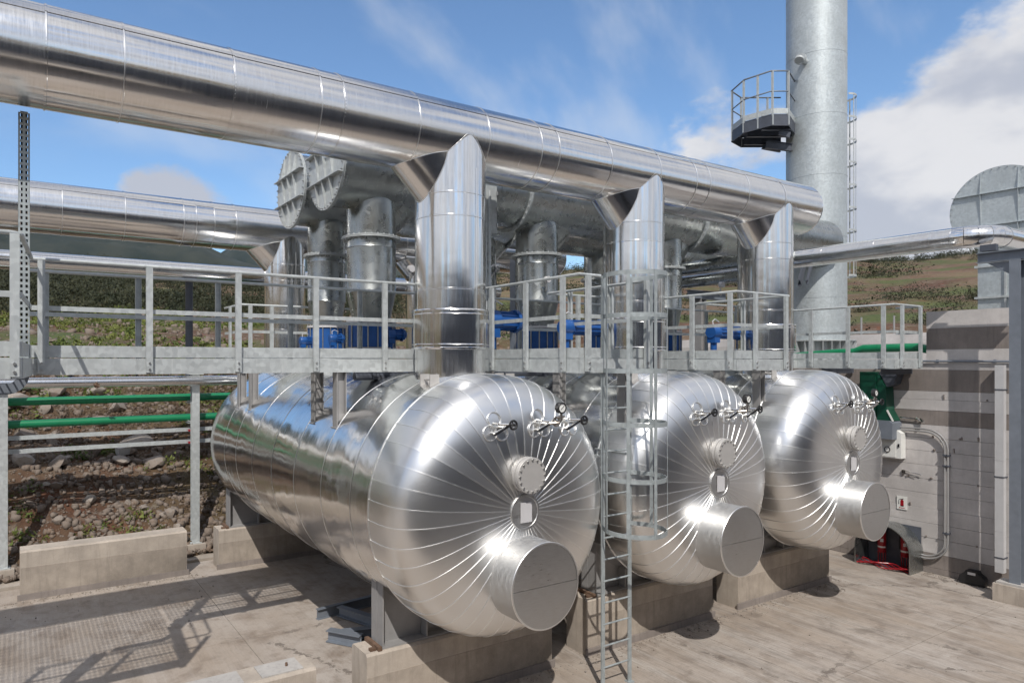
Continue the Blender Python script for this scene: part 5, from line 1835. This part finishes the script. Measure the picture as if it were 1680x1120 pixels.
for k, (x, y) in enumerate(((14.0, 13.2), (10.9, 13.6), (7.2, 11.4))):
    t = thing('duct_column', ('dark steel column behind the ducts near the chimney', 'dark steel column behind the second riser', 'dark steel column behind the first riser')[k], 'column', (x, y, 0), 'dark columns behind the ducts')
    b = MB(); b.hbeam((x, y, 0), (x, y, 7.1), .22, .22, (1, 0, 0), .012, .016); b.build('shaft', 'steel_blue', t)
    b = MB(); b.bx(x - .2, y - .2, 0, x + .2, y + .2, .03); b.build('base_plate', 'steel_blue', t)
# plenum at the right edge
t = thing('fan_plenum', 'round ribbed galvanised plenum on a rectangular duct leg, at the right edge', 'duct', (20.4, 6.7, 4.42))
ribbed_plate(t, 19.9, 6.66, 8.12, 1.0, (-.38, .40), (-.36, .36), -1, 'galv_chim', .07)
b = MB(); b.lathe([(0, .94), (2.4, .94)], (19.92, 6.66, 8.12), 'X', 64); b.build('drum', 'galv_chim', t, 30)
b = MB(); b.bx(19.95, 5.6, 4.42, 21.4, 7.1, 7.4); leg = b.build('duct_leg', 'galv_chim', t)
for z in (5.2, 6.0, 6.75):
    b = MB(); b.bx(19.89, 5.55, z, 21.45, 7.15, z + .05); b.build('rib', 'galv', leg)
for y in (6.55, 6.0):
    b = MB(); b.bx(19.90, y - .02, 4.45, 19.949, y + .02, 7.35); b.build('rib', 'galv', leg)
# things on the terrace behind
t = thing('boundary_wall', 'low weathered concrete wall beyond the end platform, below the hillside', 'wall', (30, 19, 4.4))
for k, (z0, z1, m) in enumerate(((4.4, 4.85, 'conc_wall'), (4.85, 5.2, 'conc_lite'), (5.2, 5.6, 'conc_wall'))):
    b = MB(); b.bx(30 + .01 * k, 10.5, z0 + .002, 30.4, 31, z1); b.build('lift', m, t)
for k in range(9):
    yy = 11.2 + 1.25 * k
    b = MB(); b.cyl((30.6, yy, 5.3), (30.6, yy, 6.35), .035, 6)
    o = b.build('fence_post', 'saddle'); tag(o, 'thin grey fence post standing behind the low concrete wall', 'post', 'posts behind the low wall')
t = thing('green_main', 'green pipe lying on the terrace behind the end platform railing', 'pipe', (17.5, 8, 4.6))
b = MB(); b.path([(17.5, 10.2, 4.62), (17.5, 9.2, 4.70), (17.5, 8.7, 4.72), (17.5, 8.5, 4.80), (17.5, 7.35, 4.81), (17.5, 7.15, 4.76), (17.5, 6.9, 4.72)], .095, 18); b.build('run', 'green', t, 60)
b = MB(); b.path([(17.5, 6.98, 4.75), (17.5, 6.95, 5.0), (17.5, 6.93, 5.35)], .09, 18); b.build('standpipe', 'green', t, 60)
b = MB(); b.cyl((17.44, 6.96, 5.35), (17.44, 6.96, 5.52), .05, 10); b.cyl((17.40, 6.96, 5.45), (17.40, 6.7, 5.45), .03, 8); b.build('valve_top', 'black', t)
# electrical cabinet right of the first riser
t = thing('junction_cabinet', 'narrow grey electrical cabinet on a pole right of the first riser', 'cabinet', (6.7, 8.95, 5.2))
b = MB(); b.bx(6.57, 9.0, 6.62, 6.81, 9.3, 7.4); b.build('case', 'galv', t)
b = MB(); b.bx(6.575, 8.985, 6.65, 6.785, 8.999, 7.37); b.build('door', 'galv', t)
for z in (6.75, 7.02, 7.28):
    b = MB(); b.cyl((6.80, 8.98, z - .03), (6.80, 8.98, z + .03), .014, 8); b.build('hinge', 'bolt', t)
b = MB(); b.cyl((6.64, 8.97, 4.4), (6.64, 8.97, 7.3), .025, 12); b.cyl((6.60, 9.0, 5.2), (6.60, 9.0, 6.9), .014, 8); b.build('pole', 'galv', t)
b = MB()
b.path([(6.62, 8.98, 6.02), (6.72, 8.97, 6.09), (6.9, 9.1, 6.05), (7.05, 9.5, 5.95), (7.5, 10.2, 5.9)], .014, 7)
o = b.build('flexible_conduit', 'plate'); tag(o, 'pale flexible conduit looping right from the cabinet pole', 'cable')
b = MB(); b.path([(6.75, 8.98, 6.07), (6.95, 9.2, 5.8), (7.1, 9.6, 5.6), (7.3, 10.0, 5.72), (7.4, 10.2, 5.62)], .008, 6)
o = b.build('sensor_cable', 'steel_dark'); tag(o, 'thin dark cable drooping to the nearer drop pipe of the middle tank', 'cable')
# instruments on the galvanised drops
for x, y, lb in ((8.72, 10.07, 'small round pressure transmitter on the galvanised drop pipe of the middle tank'), (5.72, 10.12, 'small round pressure transmitter on the galvanised drop pipe of the nearest tank'), (12.4, 8.9, 'small round pressure transmitter beside the third riser')):
    t = thing('transmitter', lb, 'gauge', (x, y, 5.8), 'transmitters on the pipes')
    b = MB(); b.cyl((x, y, 5.93), (x, y - .12, 5.93), .02, 8); b.cyl((x, y - .12, 5.85), (x, y - .12, 6.0), .02, 8); b.build('stem', 'chrome', t)
    b = MB(); b.lathe([(-.05, .001), (-.05, .06), (.03, .06), (.03, .001)], (x, y - .14, 6.07), 'Y', 20); b.build('head', 'plate', t, 30)
b = MB(); b.path([(5.8, 10.3, 6.32), (6.6, 10.3, 6.32)], .025, 8); b.cyl((6.2, 10.3, 6.25), (6.2, 10.3, 6.45), .045, 10); b.cyl((6.45, 10.3, 6.32), (6.55, 10.3, 6.32), .07, 14)
o = b.build('bypass_line', 'chrome'); tag(o, 'short bright bypass line with small valve left of the first riser top', 'pipe')
# dark pipes slung under the walkway
for y, x0, x1, r_, lb in ((9.2, 4.3, 6.3, .06, 'dark pipe slung below the walkway left of the first riser'), (9.3, 6.5, 9.6, .05, 'dark pipe slung below the walkway between first and second risers'), (9.25, 12.9, 15.2, .06, 'dark pipe slung below the walkway right of the third riser')):
    b = MB(); b.cyl((x0, y, 4.36 - r_ - .03), (x1, y, 4.36 - r_ - .03), r_, 14)
    for x in (x0 + .3, (x0 + x1) / 2, x1 - .3):
        b.bx(x - .03, y - .09, 4.22, x + .03, y + .09, 4.40)
    o = b.build('slung_pipe', 'steel_dark'); tag(o, lb, 'pipe', 'pipes below the walkway')
# loose beams on the slab
tags = ['dark steel channel lying farthest back on the slab in shade', 'short grey beam offcut lying nearest on the sunlit slab edge', 'dark beam offcut lying crosswise on the channel beside the front pedestal']
for k, (p0, p1, w, h) in enumerate((((4.45, 11.05, .09), (6.2, 11.25, .09), .09, .18), ((4.27, 10.12, .10), (4.62, 9.62, .10), .16, .18), ((4.85, 11.0, .10), (5.25, 9.9, .11), .14, .16))):
    b = MB(); b.hbeam(p0, p1, w, h, (0, 0, 1), .01, .012)
    if k == 1:
        b.hbeam((4.45, 9.98, .10), (4.95, 9.85, .10), .14, .16, (0, 0, 1), .01, .012)
    o = b.build('steel_offcut', 'steel_blue'); tag(o, tags[k], 'steel beam', 'loose beams on the slab')
# plant building behind the viewer; it shows only as the dark band in the cladding
hz = MB(); hz.bx(-3300, -3300, -3, 3300, 3300, 1150)
hzm = bpy.data.materials.new('haze_air'); hzm.use_nodes = True
hn = hzm.node_tree.nodes
hn.remove(hn['Principled BSDF'])
pv = hn.new('ShaderNodeVolumePrincipled')
pv.inputs['Color'].default_value = (0.45, 0.70, 1.0, 1)
pv.inputs['Density'].default_value = 2.2e-5
hzm.node_tree.links.new(pv.outputs[0], hn['Material Output'].inputs['Volume'])
stuff(hz.build('haze', hzm, org=(0, 0, 0)))
t = thing('plant_building', 'dark grey plant building mirrored as the dark band in the bright pipes', 'building', (2, -6, 0))
b = MB(); b.bx(-16, -15, 0, 30, -4.2, 7.0); b.build('hall', 'hall', t)
b = MB(); b.bx(-16.2, -15.2, 7.0, 30.2, -4.0, 7.3); b.build('roof_edge', 'galv', t)
b = MB(); b.bx(-4, -4.2, 2.78, 3, .5, 2.9); b.build('landing', 'conc', t)
for k in range(9):
    b = MB(); b.bx(-13 + 4.6 * k, -4.199, 1.6, -11.2 + 4.6 * k, -4.15, 3.4); b.build('window', 'black', t)
